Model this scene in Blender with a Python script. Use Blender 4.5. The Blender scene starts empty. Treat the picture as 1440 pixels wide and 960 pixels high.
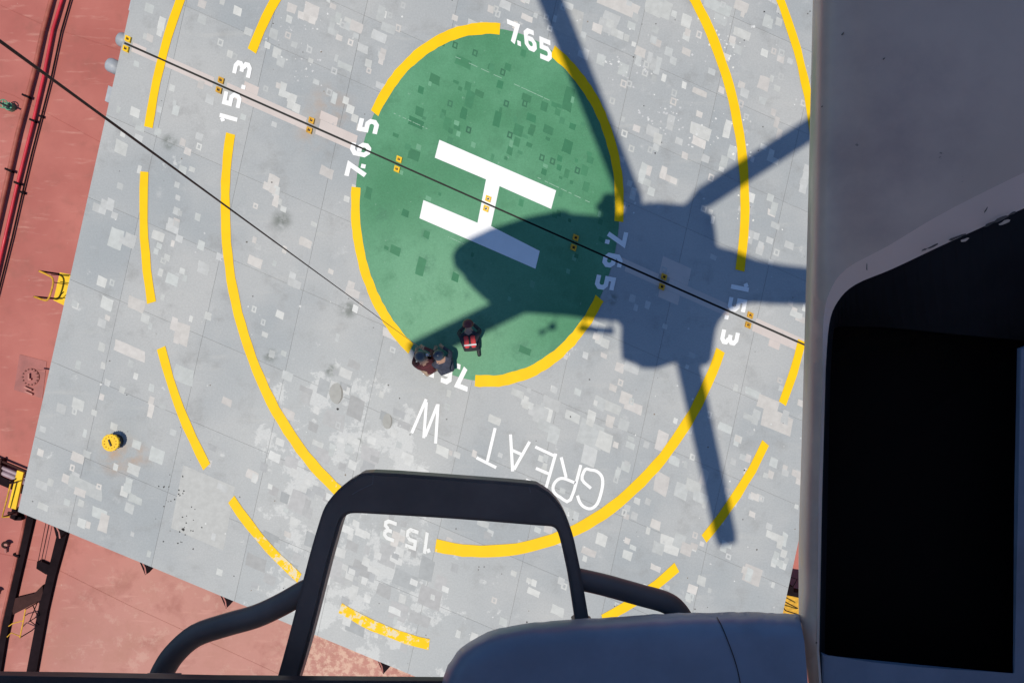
import bpy, bmesh, math, random
from mathutils import Vector, Matrix, noise
random.seed(7)
SC = bpy.context.scene
COL = SC.collection
# ------------------------------------------------------------------ camera, light, exposure
HC = 18.0                 # camera height above the hatch covers
S = 0.0152                # metres per photo pixel on the hatch cover tops
FPX = HC / S
cam = bpy.data.cameras.new('camera')
cam.sensor_width = 36.0
cam.lens = 36.0 * FPX / 1440.0
cam.clip_start = 0.02
cam.clip_end = 9000
cam_o = bpy.data.objects.new('camera', cam)
COL.objects.link(cam_o)
cam_o.location = (0, 0, HC)
cam_o.rotation_euler = (0, 0, 0)
SC.camera = cam_o

DX, DY = 0.1478, 0.1393   # shadow shift per metre of height
to_sun = Vector((-DX, -DY, 1)).normalized()
elev = math.asin(to_sun.z)
sun = bpy.data.lights.new('sun', 'SUN')
sun.energy = 3.75
sun.angle = math.radians(0.5)
sun.color = (1.0, 0.94, 0.81)
sun_o = bpy.data.objects.new('sun', sun)
COL.objects.link(sun_o)
sun_o.rotation_euler = (-to_sun).to_track_quat('-Z', 'Y').to_euler()
sun_o.location = (0, 0, 60)
world = bpy.data.worlds.new('World')
SC.world = world
world.use_nodes = True
wn = world.node_tree
sky = wn.nodes.new('ShaderNodeTexSky')
sky.sky_type = 'NISHITA'
sky.sun_disc = False
sky.sun_elevation = elev
sky.sun_rotation = math.atan2(to_sun.x, to_sun.y)
sky.air_density = 1.0
sky.dust_density = 0.2
sky.ozone_density = 9.0
bg = wn.nodes['Background']
bg.inputs['Strength'].default_value = 0.095
wn.links.new(sky.outputs[0], bg.inputs[0])
SC.view_settings.view_transform = 'Standard'
SC.view_settings.look = 'None'
SC.view_settings.exposure = 0.0
SC.view_settings.gamma = 1.0

# ------------------------------------------------------------------ helpers
def W(px, py, z=0.0):
    """plan position (metres) of the point seen at photo pixel (px, py) when it lies at height z"""
    k = (HC - z) / FPX
    return Vector(((px - 720) * k, (480 - py) * k, z))
def F(px, py, d):
    return W(px, py, HC - d)
def SH(px, py, z):
    """plan position at height z of what casts the shadow seen at (px, py) on the covers"""
    p = W(px, py, 0)
    return Vector((p.x - DX * z, p.y - DY * z, z))
UX = Vector((0.914, 0.405))      # along the cover joint, photo px
VX = Vector((-0.217, 0.976))     # across it

def obj(name, bm, mat, parent=None, smooth=False):
    me = bpy.data.meshes.new(name)
    bmesh.ops.recalc_face_normals(bm, faces=bm.faces)
    bm.to_mesh(me)
    bm.free()
    if smooth:
        for p in me.polygons: p.use_smooth = True
    for m in (mat if isinstance(mat, (list, tuple)) else [mat]):
        me.materials.append(m)
    o = bpy.data.objects.new(name, me)
    COL.objects.link(o)
    if parent is not None:
        o.parent = parent
        o.matrix_parent_inverse = Matrix.Translation(-parent_world(parent))
    return o
def parent_world(o):
    v = Vector(o.location)
    return v
def tag(o, label=None, cat=None, group=None, kind=None):
    if label: o['label'] = label
    if cat: o['category'] = cat
    if group: o['group'] = group
    if kind: o['kind'] = kind
    return o
def thing(name, label, cat, loc=(0, 0, 0), group=None):
    o = bpy.data.objects.new(name, None)
    COL.objects.link(o)
    o.empty_display_size = 0.3
    o.location = loc
    return tag(o, label, cat, group)

def quad(bm, a, b, c, d):
    try: return bm.faces.new([bm.verts.new(p) for p in (a, b, c, d)])
    except ValueError: return None
def poly(bm, pts):
    return bm.faces.new([bm.verts.new(p) for p in pts])
def prism(bm, pts, z0, z1, bev=0.0, seg=2):
    """vertical prism; pts are 2-D; z1 is the top"""
    vb = [bm.verts.new((p[0], p[1], z0)) for p in pts]
    vt = [bm.verts.new((p[0], p[1], z1)) for p in pts]
    n = len(pts)
    ft = bm.faces.new(vt); bm.faces.new(vb[::-1])
    for i in range(n):
        j = (i + 1) % n
        bm.faces.new((vb[i], vb[j], vt[j], vt[i]))
    if bev > 0:
        es = [e for e in ft.edges]
        bmesh.ops.bevel(bm, geom=es, offset=bev, segments=seg, profile=0.5, affect='EDGES')
def box(bm, c, s, ax=None):
    """box centred at c, size s, optional axes (three unit vectors)"""
    X, Y, Z = ax if ax else (Vector((1, 0, 0)), Vector((0, 1, 0)), Vector((0, 0, 1)))
    c = Vector(c)
    vs = {}
    for i in (-1, 1):
        for j in (-1, 1):
            for k in (-1, 1):
                vs[i, j, k] = bm.verts.new(c + X * (i * s[0] / 2) + Y * (j * s[1] / 2) + Z * (k * s[2] / 2))
    for f in (((-1,-1,-1),(-1,1,-1),(1,1,-1),(1,-1,-1)), ((-1,-1,1),(1,-1,1),(1,1,1),(-1,1,1)),
              ((-1,-1,-1),(1,-1,-1),(1,-1,1),(-1,-1,1)), ((1,-1,-1),(1,1,-1),(1,1,1),(1,-1,1)),
              ((1,1,-1),(-1,1,-1),(-1,1,1),(1,1,1)), ((-1,1,-1),(-1,-1,-1),(-1,-1,1),(-1,1,1))):
        bm.faces.new([vs[t] for t in f])
def catmull(pts, n=6, closed=False):
    P = [Vector(p) for p in pts]
    out = []
    m = len(P)
    rng = range(m if closed else m - 1)
    for i in rng:
        if closed:
            p0, p1, p2, p3 = P[(i-1) % m], P[i], P[(i+1) % m], P[(i+2) % m]
        else:
            p0 = P[i-1] if i > 0 else P[0] * 2 - P[1]
            p1, p2 = P[i], P[i+1]
            p3 = P[i+2] if i + 2 < m else P[-1] * 2 - P[-2]
        for k in range(n):
            t = k / n
            out.append(0.5 * ((2*p1) + (p2-p0)*t + (2*p0-5*p1+4*p2-p3)*t*t + (3*p1-p0-3*p2+p3)*t*t*t))
    if not closed: out.append(P[-1])
    return out
def tube(bm, pts, r, n=10, caps=True):
    """round tube along pts; r is a number or one per point"""
    P = [Vector(p) for p in pts]
    R = r if isinstance(r, (list, tuple)) else [r] * len(P)
    rings = []
    t0 = (P[1] - P[0]).normalized()
    up = Vector((0, 0, 1)) if abs(t0.z) < 0.9 else Vector((0, 1, 0))
    nrm = (up - t0 * up.dot(t0)).normalized()
    for i, p in enumerate(P):
        if i == 0: t = (P[1] - P[0]).normalized()
        elif i == len(P) - 1: t = (P[-1] - P[-2]).normalized()
        else: t = ((P[i+1] - p).normalized() + (p - P[i-1]).normalized()).normalized()
        nrm = (nrm - t * nrm.dot(t))
        nrm = nrm.normalized() if nrm.length > 1e-6 else t.orthogonal().normalized()
        b = t.cross(nrm)
        rings.append([bm.verts.new(p + (nrm * math.cos(a) + b * math.sin(a)) * R[i])
                      for a in [2 * math.pi * k / n for k in range(n)]])
    for a, b in zip(rings, rings[1:]):
        for k in range(n):
            bm.faces.new((a[k], a[(k+1) % n], b[(k+1) % n], b[k]))
    if caps:
        bm.faces.new(rings[0][::-1]); bm.faces.new(rings[-1])
def disc_prism(bm, c, r, z0, z1, n=20):
    prism(bm, [(c[0] + r * math.cos(2*math.pi*k/n), c[1] + r * math.sin(2*math.pi*k/n)) for k in range(n)], z0, z1)

# ------------------------------------------------------------------ materials
def nodes(name):
    m = bpy.data.materials.new(name)
    m.use_nodes = True
    nt = m.node_tree
    return m, nt, nt.nodes['Principled BSDF']
def N(nt, t, **kw):
    n = nt.nodes.new(t)
    for k, v in kw.items():
        setattr(n, k, v)
    return n
def noise_n(nt, vec, scale, detail=4, rough=0.55):
    n = N(nt, 'ShaderNodeTexNoise')
    n.inputs['Scale'].default_value = scale
    n.inputs['Detail'].default_value = detail
    n.inputs['Roughness'].default_value = rough
    nt.links.new(vec, n.inputs['Vector'])
    return n.outputs['Fac']
def ramp(nt, fac, lo, hi, a=0.0, b=1.0):
    r = N(nt, 'ShaderNodeMapRange')
    r.interpolation_type = 'SMOOTHSTEP'
    r.inputs['From Min'].default_value = lo
    r.inputs['From Max'].default_value = hi
    r.inputs['To Min'].default_value = a
    r.inputs['To Max'].default_value = b
    nt.links.new(fac, r.inputs['Value'])
    return r.outputs['Result']
def math_n(nt, op, a, b):
    n = N(nt, 'ShaderNodeMath', operation=op)
    for i, v in enumerate((a, b)):
        if isinstance(v, (int, float)): n.inputs[i].default_value = v
        else: nt.links.new(v, n.inputs[i])
    return n.outputs[0]
def mix(nt, fac, a, b, blend='MIX'):
    n = N(nt, 'ShaderNodeMix', data_type='RGBA', blend_type=blend)
    for sock, v in ((n.inputs[0], fac), (n.inputs[6], a), (n.inputs[7], b)):
        if isinstance(v, (int, float)): sock.default_value = v
        elif isinstance(v, tuple): sock.default_value = (*v, 1) if len(v) == 3 else v
        else: nt.links.new(v, sock)
    return n.outputs[2]
def blob(nt, pos, c, r0, r1):
    """1 inside r0 of world point c, 0 outside r1"""
    d = N(nt, 'ShaderNodeVectorMath', operation='DISTANCE')
    nt.links.new(pos, d.inputs[0]); d.inputs[1].default_value = c
    return ramp(nt, d.outputs['Value'], r0, r1, 1.0, 0.0)
def bump(nt, bsdf, h, strength=0.2, dist=0.01):
    b = N(nt, 'ShaderNodeBump')
    b.inputs['Strength'].default_value = strength
    b.inputs['Distance'].default_value = dist
    nt.links.new(h, b.inputs['Height'])
    nt.links.new(b.outputs[0], bsdf.inputs['Normal'])
def paint(name, c, rough=0.5, var=0.12, scale=3.0, speck=None, speck_amt=0.5, metallic=0.0, bumpy=0.08):
    m, nt, b = nodes(name)
    pos = N(nt, 'ShaderNodeNewGeometry').outputs['Position']
    f = noise_n(nt, pos, scale, 6, 0.6)
    dark = tuple(x * (1 - var) for x in c); lite = tuple(min(1, x * (1 + var)) for x in c)
    col = mix(nt, ramp(nt, f, 0.3, 0.7), dark, lite)
    if speck:
        g = noise_n(nt, pos, scale * 6, 8, 0.7)
        col = mix(nt, ramp(nt, g, 0.62, 0.68, 0, speck_amt), col, speck)
    nt.links.new(col, b.inputs['Base Color'])
    b.inputs['Roughness'].default_value = rough
    b.inputs['Metallic'].default_value = metallic
    if bumpy: bump(nt, b, noise_n(nt, pos, scale * 5, 4), bumpy, 0.01)
    return m

def plate_material():
    m, nt, b = nodes('grey_deck_paint')
    pos = N(nt, 'ShaderNodeNewGeometry').outputs['Position']
    rnd = N(nt, 'ShaderNodeObjectInfo').outputs['Random']
    col = mix(nt, ramp(nt, noise_n(nt, pos, 0.32, 4), 0.35, 0.65), (0.315, 0.335, 0.345), (0.395, 0.40, 0.395))
    col = mix(nt, ramp(nt, rnd, 0.3, 1, 0, 0.3), col, (0.45, 0.445, 0.43))
    # soft dirt and rubbed areas
    col = mix(nt, ramp(nt, noise_n(nt, pos, 1.7, 7, 0.65), 0.5, 0.75, 0, 0.55), col, (0.25, 0.25, 0.245))
    col = mix(nt, ramp(nt, noise_n(nt, pos, 2.3, 8, 0.6), 0.6, 0.75, 0, 0.4), col, (0.5, 0.5, 0.49))
    # worn, chalky paint on the lower middle of the covers
    w = blob(nt, pos, tuple(W(475, 640)), 1.3, 3.2)
    w2 = blob(nt, pos, tuple(W(500, 850)), 1.5, 3.6)
    wm = math_n(nt, 'MAXIMUM', w, w2)
    col = mix(nt, math_n(nt, 'MULTIPLY', wm, 0.36), col, (0.5, 0.5, 0.48))
    rag = noise_n(nt, pos, 1.15, 10, 0.72)
    thr = math_n(nt, 'ADD', rag, math_n(nt, 'MULTIPLY', wm, 0.135))
    col = mix(nt, ramp(nt, thr, 0.645, 0.69, 0, 0.6), col, (0.58, 0.58, 0.56))
    gr = noise_n(nt, pos, 28, 3, 0.7)
    col = mix(nt, 1.0, col, mix(nt, ramp(nt, gr, 0.25, 0.75), (0.93, 0.93, 0.93), (1.06, 1.06, 1.06)), 'MULTIPLY')
    stn = N(nt, 'ShaderNodeMapping'); stn.inputs['Scale'].default_value = (0.5, 3.2, 1.0)
    stn.inputs['Rotation'].default_value = (0, 0, math.radians(24))
    nt.links.new(pos, stn.inputs['Vector'])
    col = mix(nt, ramp(nt, noise_n(nt, stn.outputs[0], 1.1, 6, 0.65), 0.55, 0.75, 0, 0.32), col, (0.48, 0.47, 0.44))
    # brown rust haze round the fittings
    for (px, py, r, a) in ((462, 155, 0.75, .5), (172, 640, 0.6, .5), (437, 190, 0.5, .4), (720, 60, .2, .0), (195, 642, .4, .45), (160, 645, 0.45, .5)):
        f = blob(nt, pos, tuple(W(px, py)), 0.05, r)
        f = math_n(nt, 'MULTIPLY', f, ramp(nt, noise_n(nt, pos, 3.0, 5), 0.35, 0.7, 0, a))
        col = mix(nt, f, col, (0.42, 0.27, 0.17))
    # dark smudges
    for (px, py, r) in ((490, 435, .28), (396, 310, .3), (238, 200, .25), (465, 520, .2), (545, 592, .18), (380, 500, .22), (505, 620, .1), (860, 420, .2)):
        f = blob(nt, pos, tuple(W(px, py)), 0.02, r)
        f = math_n(nt, 'MULTIPLY', f, ramp(nt, noise_n(nt, pos, 6.0, 5), 0.32, 0.6, 0, 0.85))
        col = mix(nt, f, col, (0.13, 0.145, 0.13))
    vo = N(nt, 'ShaderNodeTexVoronoi'); vo.inputs['Scale'].default_value = 2.6
    nt.links.new(pos, vo.inputs['Vector'])
    sp = ramp(nt, vo.outputs['Distance'], 0.035, 0.06, 0.75, 0)
    col = mix(nt, math_n(nt, 'MULTIPLY', sp, ramp(nt, noise_n(nt, pos, 0.9, 2), 0.5, 0.55)), col, (0.08, 0.075, 0.07))
    nt.links.new(col, b.inputs['Base Color'])
    b.inputs['Roughness'].default_value = 0.6
    bump(nt, b, noise_n(nt, pos, 9, 5), 0.12, 0.01)
    return m
def deck_material():
    m, nt, b = nodes('red_deck_paint')
    pos = N(nt, 'ShaderNodeNewGeometry').outputs['Position']
    col = mix(nt, ramp(nt, noise_n(nt, pos, 0.5, 5), 0.3, 0.7), (0.36, 0.105, 0.088), (0.45, 0.15, 0.125))
    fade = blob(nt, pos, (-6.5, -9.5, -2.3), 3.5, 7.5)
    col = mix(nt, math_n(nt, 'MULTIPLY', fade, 0.62), col, (0.46, 0.25, 0.205))
    col = mix(nt, ramp(nt, noise_n(nt, pos, 1.6, 8, 0.65), 0.48, 0.72, 0, 0.6), col, (0.29, 0.10, 0.08))
    peel = blob(nt, pos, tuple(W(510, 935, -2.3)), 0.8, 2.6)
    col = mix(nt, math_n(nt, 'MULTIPLY', fade, ramp(nt, noise_n(nt, pos, 0.9, 9, 0.7), 0.45, 0.7, 0, 0.6)), col, (0.37, 0.17, 0.125))
    col = mix(nt, math_n(nt, 'MULTIPLY', fade, ramp(nt, noise_n(nt, pos, 2.4, 9, 0.72), 0.54, 0.66, 0, 0.35)), col, (0.56, 0.36, 0.29))
    pk = math_n(nt, 'MULTIPLY', peel, ramp(nt, noise_n(nt, pos, 6, 9, 0.7), 0.44, 0.58, 0, 0.75))
    col = mix(nt, pk, col, (0.62, 0.42, 0.32))
    # pale scuffs and drips
    st = N(nt, 'ShaderNodeMapping'); st.inputs['Scale'].default_value = (1.0, 5.0, 1.0)
    st.inputs['Rotation'].default_value = (0, 0, math.radians(-17))
    nt.links.new(pos, st.inputs['Vector'])
    col = mix(nt, ramp(nt, noise_n(nt, st.outputs[0], 1.3, 6, 0.6), 0.56, 0.74, 0, 0.5), col, (0.55, 0.28, 0.23))
    col = mix(nt, ramp(nt, noise_n(nt, pos, 5.0, 9, 0.7), 0.69, 0.73, 0, 0.6), col, (0.62, 0.45, 0.38))
    nt.links.new(col, b.inputs['Base Color'])
    b.inputs['Roughness'].default_value = 0.55
    bump(nt, b, noise_n(nt, pos, 5, 5), 0.15, 0.01)
    return m
def vcol_material(name, rough=0.6):
    m, nt, b = nodes(name)
    a = N(nt, 'ShaderNodeAttribute', attribute_name='tone')
    pos = N(nt, 'ShaderNodeNewGeometry').outputs['Position']
    f = noise_n(nt, pos, 7, 6, 0.65)
    col = mix(nt, 1.0, a.outputs['Color'], mix(nt, ramp(nt, f, 0.3, 0.7), (0.88, 0.88, 0.88), (1, 1, 1)), 'MULTIPLY')
    nt.links.new(col, b.inputs['Base Color'])
    b.inputs['Roughness'].default_value = rough
    return m
def worn_paint(name, c, under, wear_lo=0.66, zone=None, rough=0.55):
    m, nt, b = nodes(name)
    pos = N(nt, 'ShaderNodeNewGeometry').outputs['Position']
    col = mix(nt, ramp(nt, noise_n(nt, pos, 2.5, 5), 0.3, 0.7), tuple(x * .93 for x in c), c)
    f = noise_n(nt, pos, 7, 9, 0.7)
    if zone:
        f = math_n(nt, 'ADD', f, math_n(nt, 'MULTIPLY', blob(nt, pos, tuple(W(zone[0], zone[1])), zone[2], zone[3]), zone[4]))
    col = mix(nt, ramp(nt, f, wear_lo, wear_lo + 0.05, 0, 0.75), col, under)
    nt.links.new(col, b.inputs['Base Color'])
    b.inputs['Roughness'].default_value = rough
    return m

M = {}
M['plate'] = plate_material()
M['deck'] = deck_material()
M['under'] = paint('cover_body_grey', (0.17, 0.17, 0.165), 0.7)
M['gap'] = paint('rubber_seal', (0.015, 0.015, 0.016), 0.8)
M['patch'] = vcol_material('touch_up_paint')
M['green'] = None
M['yellow'] = worn_paint('yellow_line_paint', (0.88, 0.53, 0.004), (0.62, 0.60, 0.5), 0.70, (480, 830, 1.2, 3.4, 0.2))
M['white'] = worn_paint('white_letter_paint', (0.84, 0.83, 0.82), (0.5, 0.5, 0.49), 0.70, (550, 760, 0.6, 2.0, 0.16))
M['white_worn'] = worn_paint('faded_white_paint', (0.66, 0.66, 0.64), (0.45, 0.45, 0.44), 0.6)
M['beige'] = worn_paint('beige_primer', (0.56, 0.49, 0.455), (0.42, 0.4, 0.39), 0.6)
M['yellow_steel'] = paint('yellow_steel', (0.82, 0.50, 0.015), 0.45, 0.1, 6)
M['amber_steel'] = paint('amber_steel', (0.60, 0.32, 0.03), 0.5, 0.25, 12, speck=(0.12, 0.07, 0.03), speck_amt=0.8)
M['black'] = paint('black_rubber', (0.012, 0.012, 0.013), 0.6)
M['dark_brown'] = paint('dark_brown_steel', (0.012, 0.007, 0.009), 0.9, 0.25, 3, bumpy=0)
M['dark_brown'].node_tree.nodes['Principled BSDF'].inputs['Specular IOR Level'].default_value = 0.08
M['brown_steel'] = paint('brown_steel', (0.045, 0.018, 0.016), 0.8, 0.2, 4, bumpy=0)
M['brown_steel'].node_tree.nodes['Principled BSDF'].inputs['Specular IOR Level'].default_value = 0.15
M['pipe_brown'] = paint('faded_pipe_red', (0.34, 0.10, 0.075), 0.5, 0.2, 4)
M['pipe_red'] = paint('bright_pipe_red', (0.52, 0.03, 0.05), 0.35, 0.15, 3)
M['grey_steel'] = paint('grey_steel', (0.36, 0.38, 0.41), 0.5, 0.15, 4)
M['lilac_steel'] = paint('lilac_grey_pipe', (0.30, 0.22, 0.25), 0.5, 0.2, 4)
M['pink_steel'] = paint('pink_steel', (0.44, 0.17, 0.14), 0.55, 0.2, 4)
M['green_steel'] = paint('green_valve_paint', (0.10, 0.30, 0.18), 0.45)
M['rope'] = paint('dark_wire', (0.015, 0.013, 0.012), 0.6, 0.1, 30)
M['sea'] = paint('sea_water', (0.015, 0.05, 0.075), 0.12, 0.3, 0.05, bumpy=0.5)
M['hull'] = paint('hull_paint', (0.09, 0.02, 0.018), 0.5)
def green_material():
    m, nt, b = nodes('green_landing_paint')
    pos = N(nt, 'ShaderNodeNewGeometry').outputs['Position']
    col = mix(nt, ramp(nt, noise_n(nt, pos, 0.45, 5), 0.33, 0.67), (0.062, 0.215, 0.108), (0.105, 0.29, 0.163))
    lo = blob(nt, pos, tuple(W(620, 440)), 0.3, 3.0)
    col = mix(nt, math_n(nt, 'MULTIPLY', lo, 0.75), col, (0.16, 0.345, 0.21))
    col = mix(nt, ramp(nt, noise_n(nt, pos, 1.6, 8, 0.68), 0.48, 0.72, 0, 0.6), col, (0.06, 0.19, 0.1))
    for (px, py, r_, a_) in ((597, 370, .34, .7), (556, 352, .22, .6), (640, 385, .2, .5), (535, 300, .3, .5), (700, 460, .3, .4), (600, 330, .2, .6), (735, 490, .3, .5), (655, 415, .16, .5)):
        f = blob(nt, pos, tuple(W(px, py)), 0.02, r_)
        col = mix(nt, math_n(nt, 'MULTIPLY', f, ramp(nt, noise_n(nt, pos, 5.0, 5), 0.38, 0.62, 0, a_)), col, (0.05, 0.15, 0.09))
    col = mix(nt, ramp(nt, noise_n(nt, pos, 8.0, 8, 0.7), 0.64, 0.7, 0, 0.5), col, (0.3, 0.45, 0.35))
    col = mix(nt, 1.0, col, mix(nt, ramp(nt, noise_n(nt, pos, 30, 3, 0.7), 0.25, 0.75), (0.9, 0.9, 0.9), (1.08, 1.08, 1.08)), 'MULTIPLY')
    nt.links.new(col, b.inputs['Base Color'])
    b.inputs['Roughness'].default_value = 0.55
    return m
M['green'] = green_material()

for q, v in (('plate', .2), ('deck', .2), ('green', .15), ('yellow', .12), ('white', .2), ('beige', .2), ('patch', .2), ('yellow_steel', .2), ('amber_steel', .2), ('pipe_red', .3), ('pipe_brown', .2)):
    M[q].node_tree.nodes['Principled BSDF'].inputs['Specular IOR Level'].default_value = v

# ------------------------------------------------------------------ sea, hull, main deck
ZD = -2.3
bm = bmesh.new(); quad(bm, (-4000, -4000, -13), (4000, -4000, -13), (4000, 4000, -13), (-4000, 4000, -13))
tag(obj('sea', bm, M['sea']), kind='structure')
u3 = Vector((UX.x, -UX.y, 0)).normalized(); v3 = Vector((VX.x, -VX.y, 0)).normalized()  # world: v3 points down the photo
c0 = W(620, 400)
def dk(a, b): return c0 + u3 * a + v3 * b
bm = bmesh.new()
prism(bm, [dk(-14, -70)[:2], dk(17, -70)[:2], dk(17, 60)[:2], dk(-14, 60)[:2]], ZD - 0.4, ZD)
tag(obj('main_deck', bm, M['deck']), kind='structure')
bm = bmesh.new()
prism(bm, [dk(-13.9, -69.9)[:2], dk(16.9, -69.9)[:2], dk(16.9, 59.9)[:2], dk(-13.9, 59.9)[:2]], -16, ZD - 0.41)
tag(obj('ship_hull', bm, M['hull']), 'dark red steel hull under the pink ship deck', 'ship hull')

# ------------------------------------------------------------------ hatch covers
TL, TR = Vector((172, 59.3)), Vector((1179, 505.8))
BL, BR = Vector((25, 719)), Vector((1040, 1140))
UTL, UTR = TL - VX / VX.y * 714, TR - VX / VX.y * 714
def bil(q, s, t):
    a, b, c, d = q                       # top-left, top-right, bottom-right, bottom-left
    return (a * (1 - s) + b * s) * (1 - t) + (d * (1 - s) + c * s) * t
def gap_side(p):
    return (p[1] - 62) - (p[0] - 178) * 0.4434      # > 0 below the joint in the photo
GN = Vector((0.4434, 1.0, 0)).normalized()          # world normal of the joint, pointing up the photo
GP = W(178, 62)
up_cover = thing('hatch_cover', 'grey steel hatch cover above the dark joint, carrying most of the green disc', 'hatch cover', W(700, 100, -0.6), 'hatch covers of the hold')
lo_cover = thing('hatch_cover', 'grey steel hatch cover below the dark joint, lettered GREAT', 'hatch cover', W(620, 600, -0.6), 'hatch covers of the hold')
COVERS = (up_cover, lo_cover)
qu = (UTL, UTR, TR, TL); ql = (TL, TR, BR, BL)
GAPPX = 1.25
cols = [0, .07, .185, .30, .415, .54, .655, .77, .885, 1]
rows_l = [0, .155, .33, .505, .68, .84, 1]
rows_u = [0, .15, .31, .47, .62, .76, .885, 1]
def inset(ps, e):
    c = sum(ps, Vector((0, 0))) / 4
    out = []
    for p in ps:
        d = p - c
        out.append(c + d * (1 - e / d.length))
    return out
for cover, q, rows, lower in ((up_cover, qu, rows_u, False), (lo_cover, ql, rows_l, True)):
    for i in range(len(cols) - 1):
        for j in range(len(rows) - 1):
            ps = [bil(q, cols[i], rows[j]), bil(q, cols[i+1], rows[j]), bil(q, cols[i+1], rows[j+1]), bil(q, cols[i], rows[j+1])]
            # joints between plates and the wider joint between covers
            ps = inset(ps, 0.27)
            if lower and j == 0: ps[0] = ps[0] + VX * GAPPX; ps[1] = ps[1] + VX * GAPPX
            if not lower and j == len(rows) - 2: ps[2] = ps[2] - VX * GAPPX; ps[3] = ps[3] - VX * GAPPX
            bm = bmesh.new()
            prism(bm, [W(*p)[:2] for p in ps][::-1], -0.005, 0.0)
            obj('deck_plate', bm, M['plate'], cover)
    # steel body under the plates
    e = 2.0
    a, b_, c, d = q
    ps = [a + UX * 1, b_ - UX * 1, c - UX * 1, d + UX * 1]
    if lower: ps[0] = ps[0] + VX * 1.6; ps[1] = ps[1] + VX * 1.6; ps[2] -= VX; ps[3] -= VX
    else: ps[2] = ps[2] - VX * 1.6; ps[3] = ps[3] - VX * 1.6
    bm = bmesh.new(); prism(bm, [W(*p)[:2] for p in ps][::-1], -0.65, -0.0052)
    obj('cover_body', bm, M['under'], cover)
bm = bmesh.new()
ps = [TL + UX * 1 - VX * 1.4, TR - UX * 1 - VX * 1.4, TR - UX * 1 + VX * 1.4, TL + UX * 1 + VX * 1.4]
prism(bm, [W(*p)[:2] for p in ps][::-1], -0.5, -0.06)
obj('joint_seal', bm, M['gap'], lo_cover)
# coaming carrying the covers
bm = bmesh.new()
ps = [UTL + UX * 30 + VX * 30, UTR - UX * 30 + VX * 30, BR - UX * 30 - VX * 30, BL + UX * 30 - VX * 30]
prism(bm, [W(*p)[:2] for p in ps][::-1], ZD, -0.66)
tag(obj('hatch_coaming', bm, M['pink_steel']), 'pink steel coaming wall carrying the grey hatch covers', 'coaming')

# paint markings: flat sheets split at the joint, each half a part of its cover
def marking(name, faces, mat, z, label=None, kind=None):
    src = bmesh.new()
    for f in faces:
        pts = [W(p[0], p[1]) for p in f]
        for p in pts: p.z = z
        poly(src, pts)
    bmesh.ops.remove_doubles(src, verts=src.verts, dist=1e-5)
    sides = [gap_side(p) for f in faces for p in f]
    if min(sides) > 2: todo = [(1, False)]
    elif max(sides) < -2: todo = [(0, False)]
    else: todo = [(0, True), (1, True)]
    res = []
    for idx, cut in todo:
        b2 = src.copy()
        if cut:
            off = GN * (GAPPX * S * (1.0 if idx == 0 else -1.0))
            bmesh.ops.bisect_plane(b2, geom=b2.verts[:] + b2.edges[:] + b2.faces[:], plane_co=GP + off, plane_no=GN,
                                   clear_inner=(idx == 0), clear_outer=(idx == 1))
        if not b2.faces:
            b2.free(); continue
        o = obj(name, b2, mat, COVERS[idx])
        for p in o.data.polygons:
            if p.normal.z < 0: p.flip()
        if label: o['label'] = label
        res.append(o)
    src.free()
    return res
CEN = Vector((682, 288))
def rp(r, a, cen=CEN):
    return Vector((cen.x + 0.75 * r * math.cos(a), cen.y + r * math.sin(a)))
def ang(p, cen=CEN):
    return math.atan2(p[1] - cen.y, (p[0] - cen.x) / 0.75)
def arc(p0, p1, r0, r1, cen=CEN, ccw=None):
    a0, a1 = ang(p0, cen), ang(p1, cen)
    d = (a1 - a0 + math.pi) % (2 * math.pi) - math.pi
    if ccw is not None:
        d = (a1 - a0) % (2 * math.pi)
        if not ccw: d -= 2 * math.pi
    n = max(3, int(abs(d) / math.radians(2.0)))
    fs = []
    jit = [(random.uniform(-.75, .75), random.uniform(-.75, .75)) for _ in range(n + 1)]
    for k in range(n):
        A, B = a0 + d * k / n, a0 + d * (k + 1) / n
        fs.append([rp(r0 + jit[k][0], A, cen), rp(r0 + jit[k+1][0], B, cen), rp(r1 + jit[k+1][1], B, cen), rp(r1 + jit[k][1], A, cen)])
    return fs
C7 = Vector((685.5, 288)); 
# green disc (fan of quads so it can be cut)
dp = [rp(248, 2 * math.pi * k / 96, C7) for k in range(96)]
marking('green_disc', [dp], M['green'], 0.0088)
for p0, p1 in (((525, 158), (703, 42)), ((777, 72), (873, 312)), ((838, 415), (668, 535)), ((577, 492), (497, 263))):
    marking('yellow_arc', arc(p0, p1, 239.5, 256, C7), M['yellow'], 0.0122)
for p0, p1, cc in (((420, -60), (354, 72), False), ((320, 187), (490, 706), False), ((612, 771), (1016, 494), False), ((1046, 382), (960, -50), False)):
    marking('yellow_arc', arc(p0, p1, 478.5, 495.5, CEN, cc), M['yellow'], 0.0122)
for p0, p1 in (((275, -45), (212, 180)), ((206, 242), (215, 425)), ((231, 487), (292, 655)), ((325, 702), (420, 815)), ((478, 856), (603, 910)),
               ((850, 880), (955, 803)), ((995, 765), (1082, 627)), ((1107, 572), (1130, 480)), ((1097, 0), (1150, 200)), ((1060, -80), (1097, 0)), ((1155, 330), (1150, 420))):
    a0, a1 = ang(p0, Vector((676, 288))), ang(p1, Vector((676, 288)))
    if p0 == (1060, -80): continue
    if p0 == (1097, 0): p0 = (1070, -70)
    left = p0[0] < 640
    r = (624, 640) if left and p0[1] < 600 else ((617, 632) if left else (614, 629))
    marking('yellow_dash', arc(p0, p1, r[0], r[1], Vector((676 if left else 684, 288))), M['yellow'], 0.0122)
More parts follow.
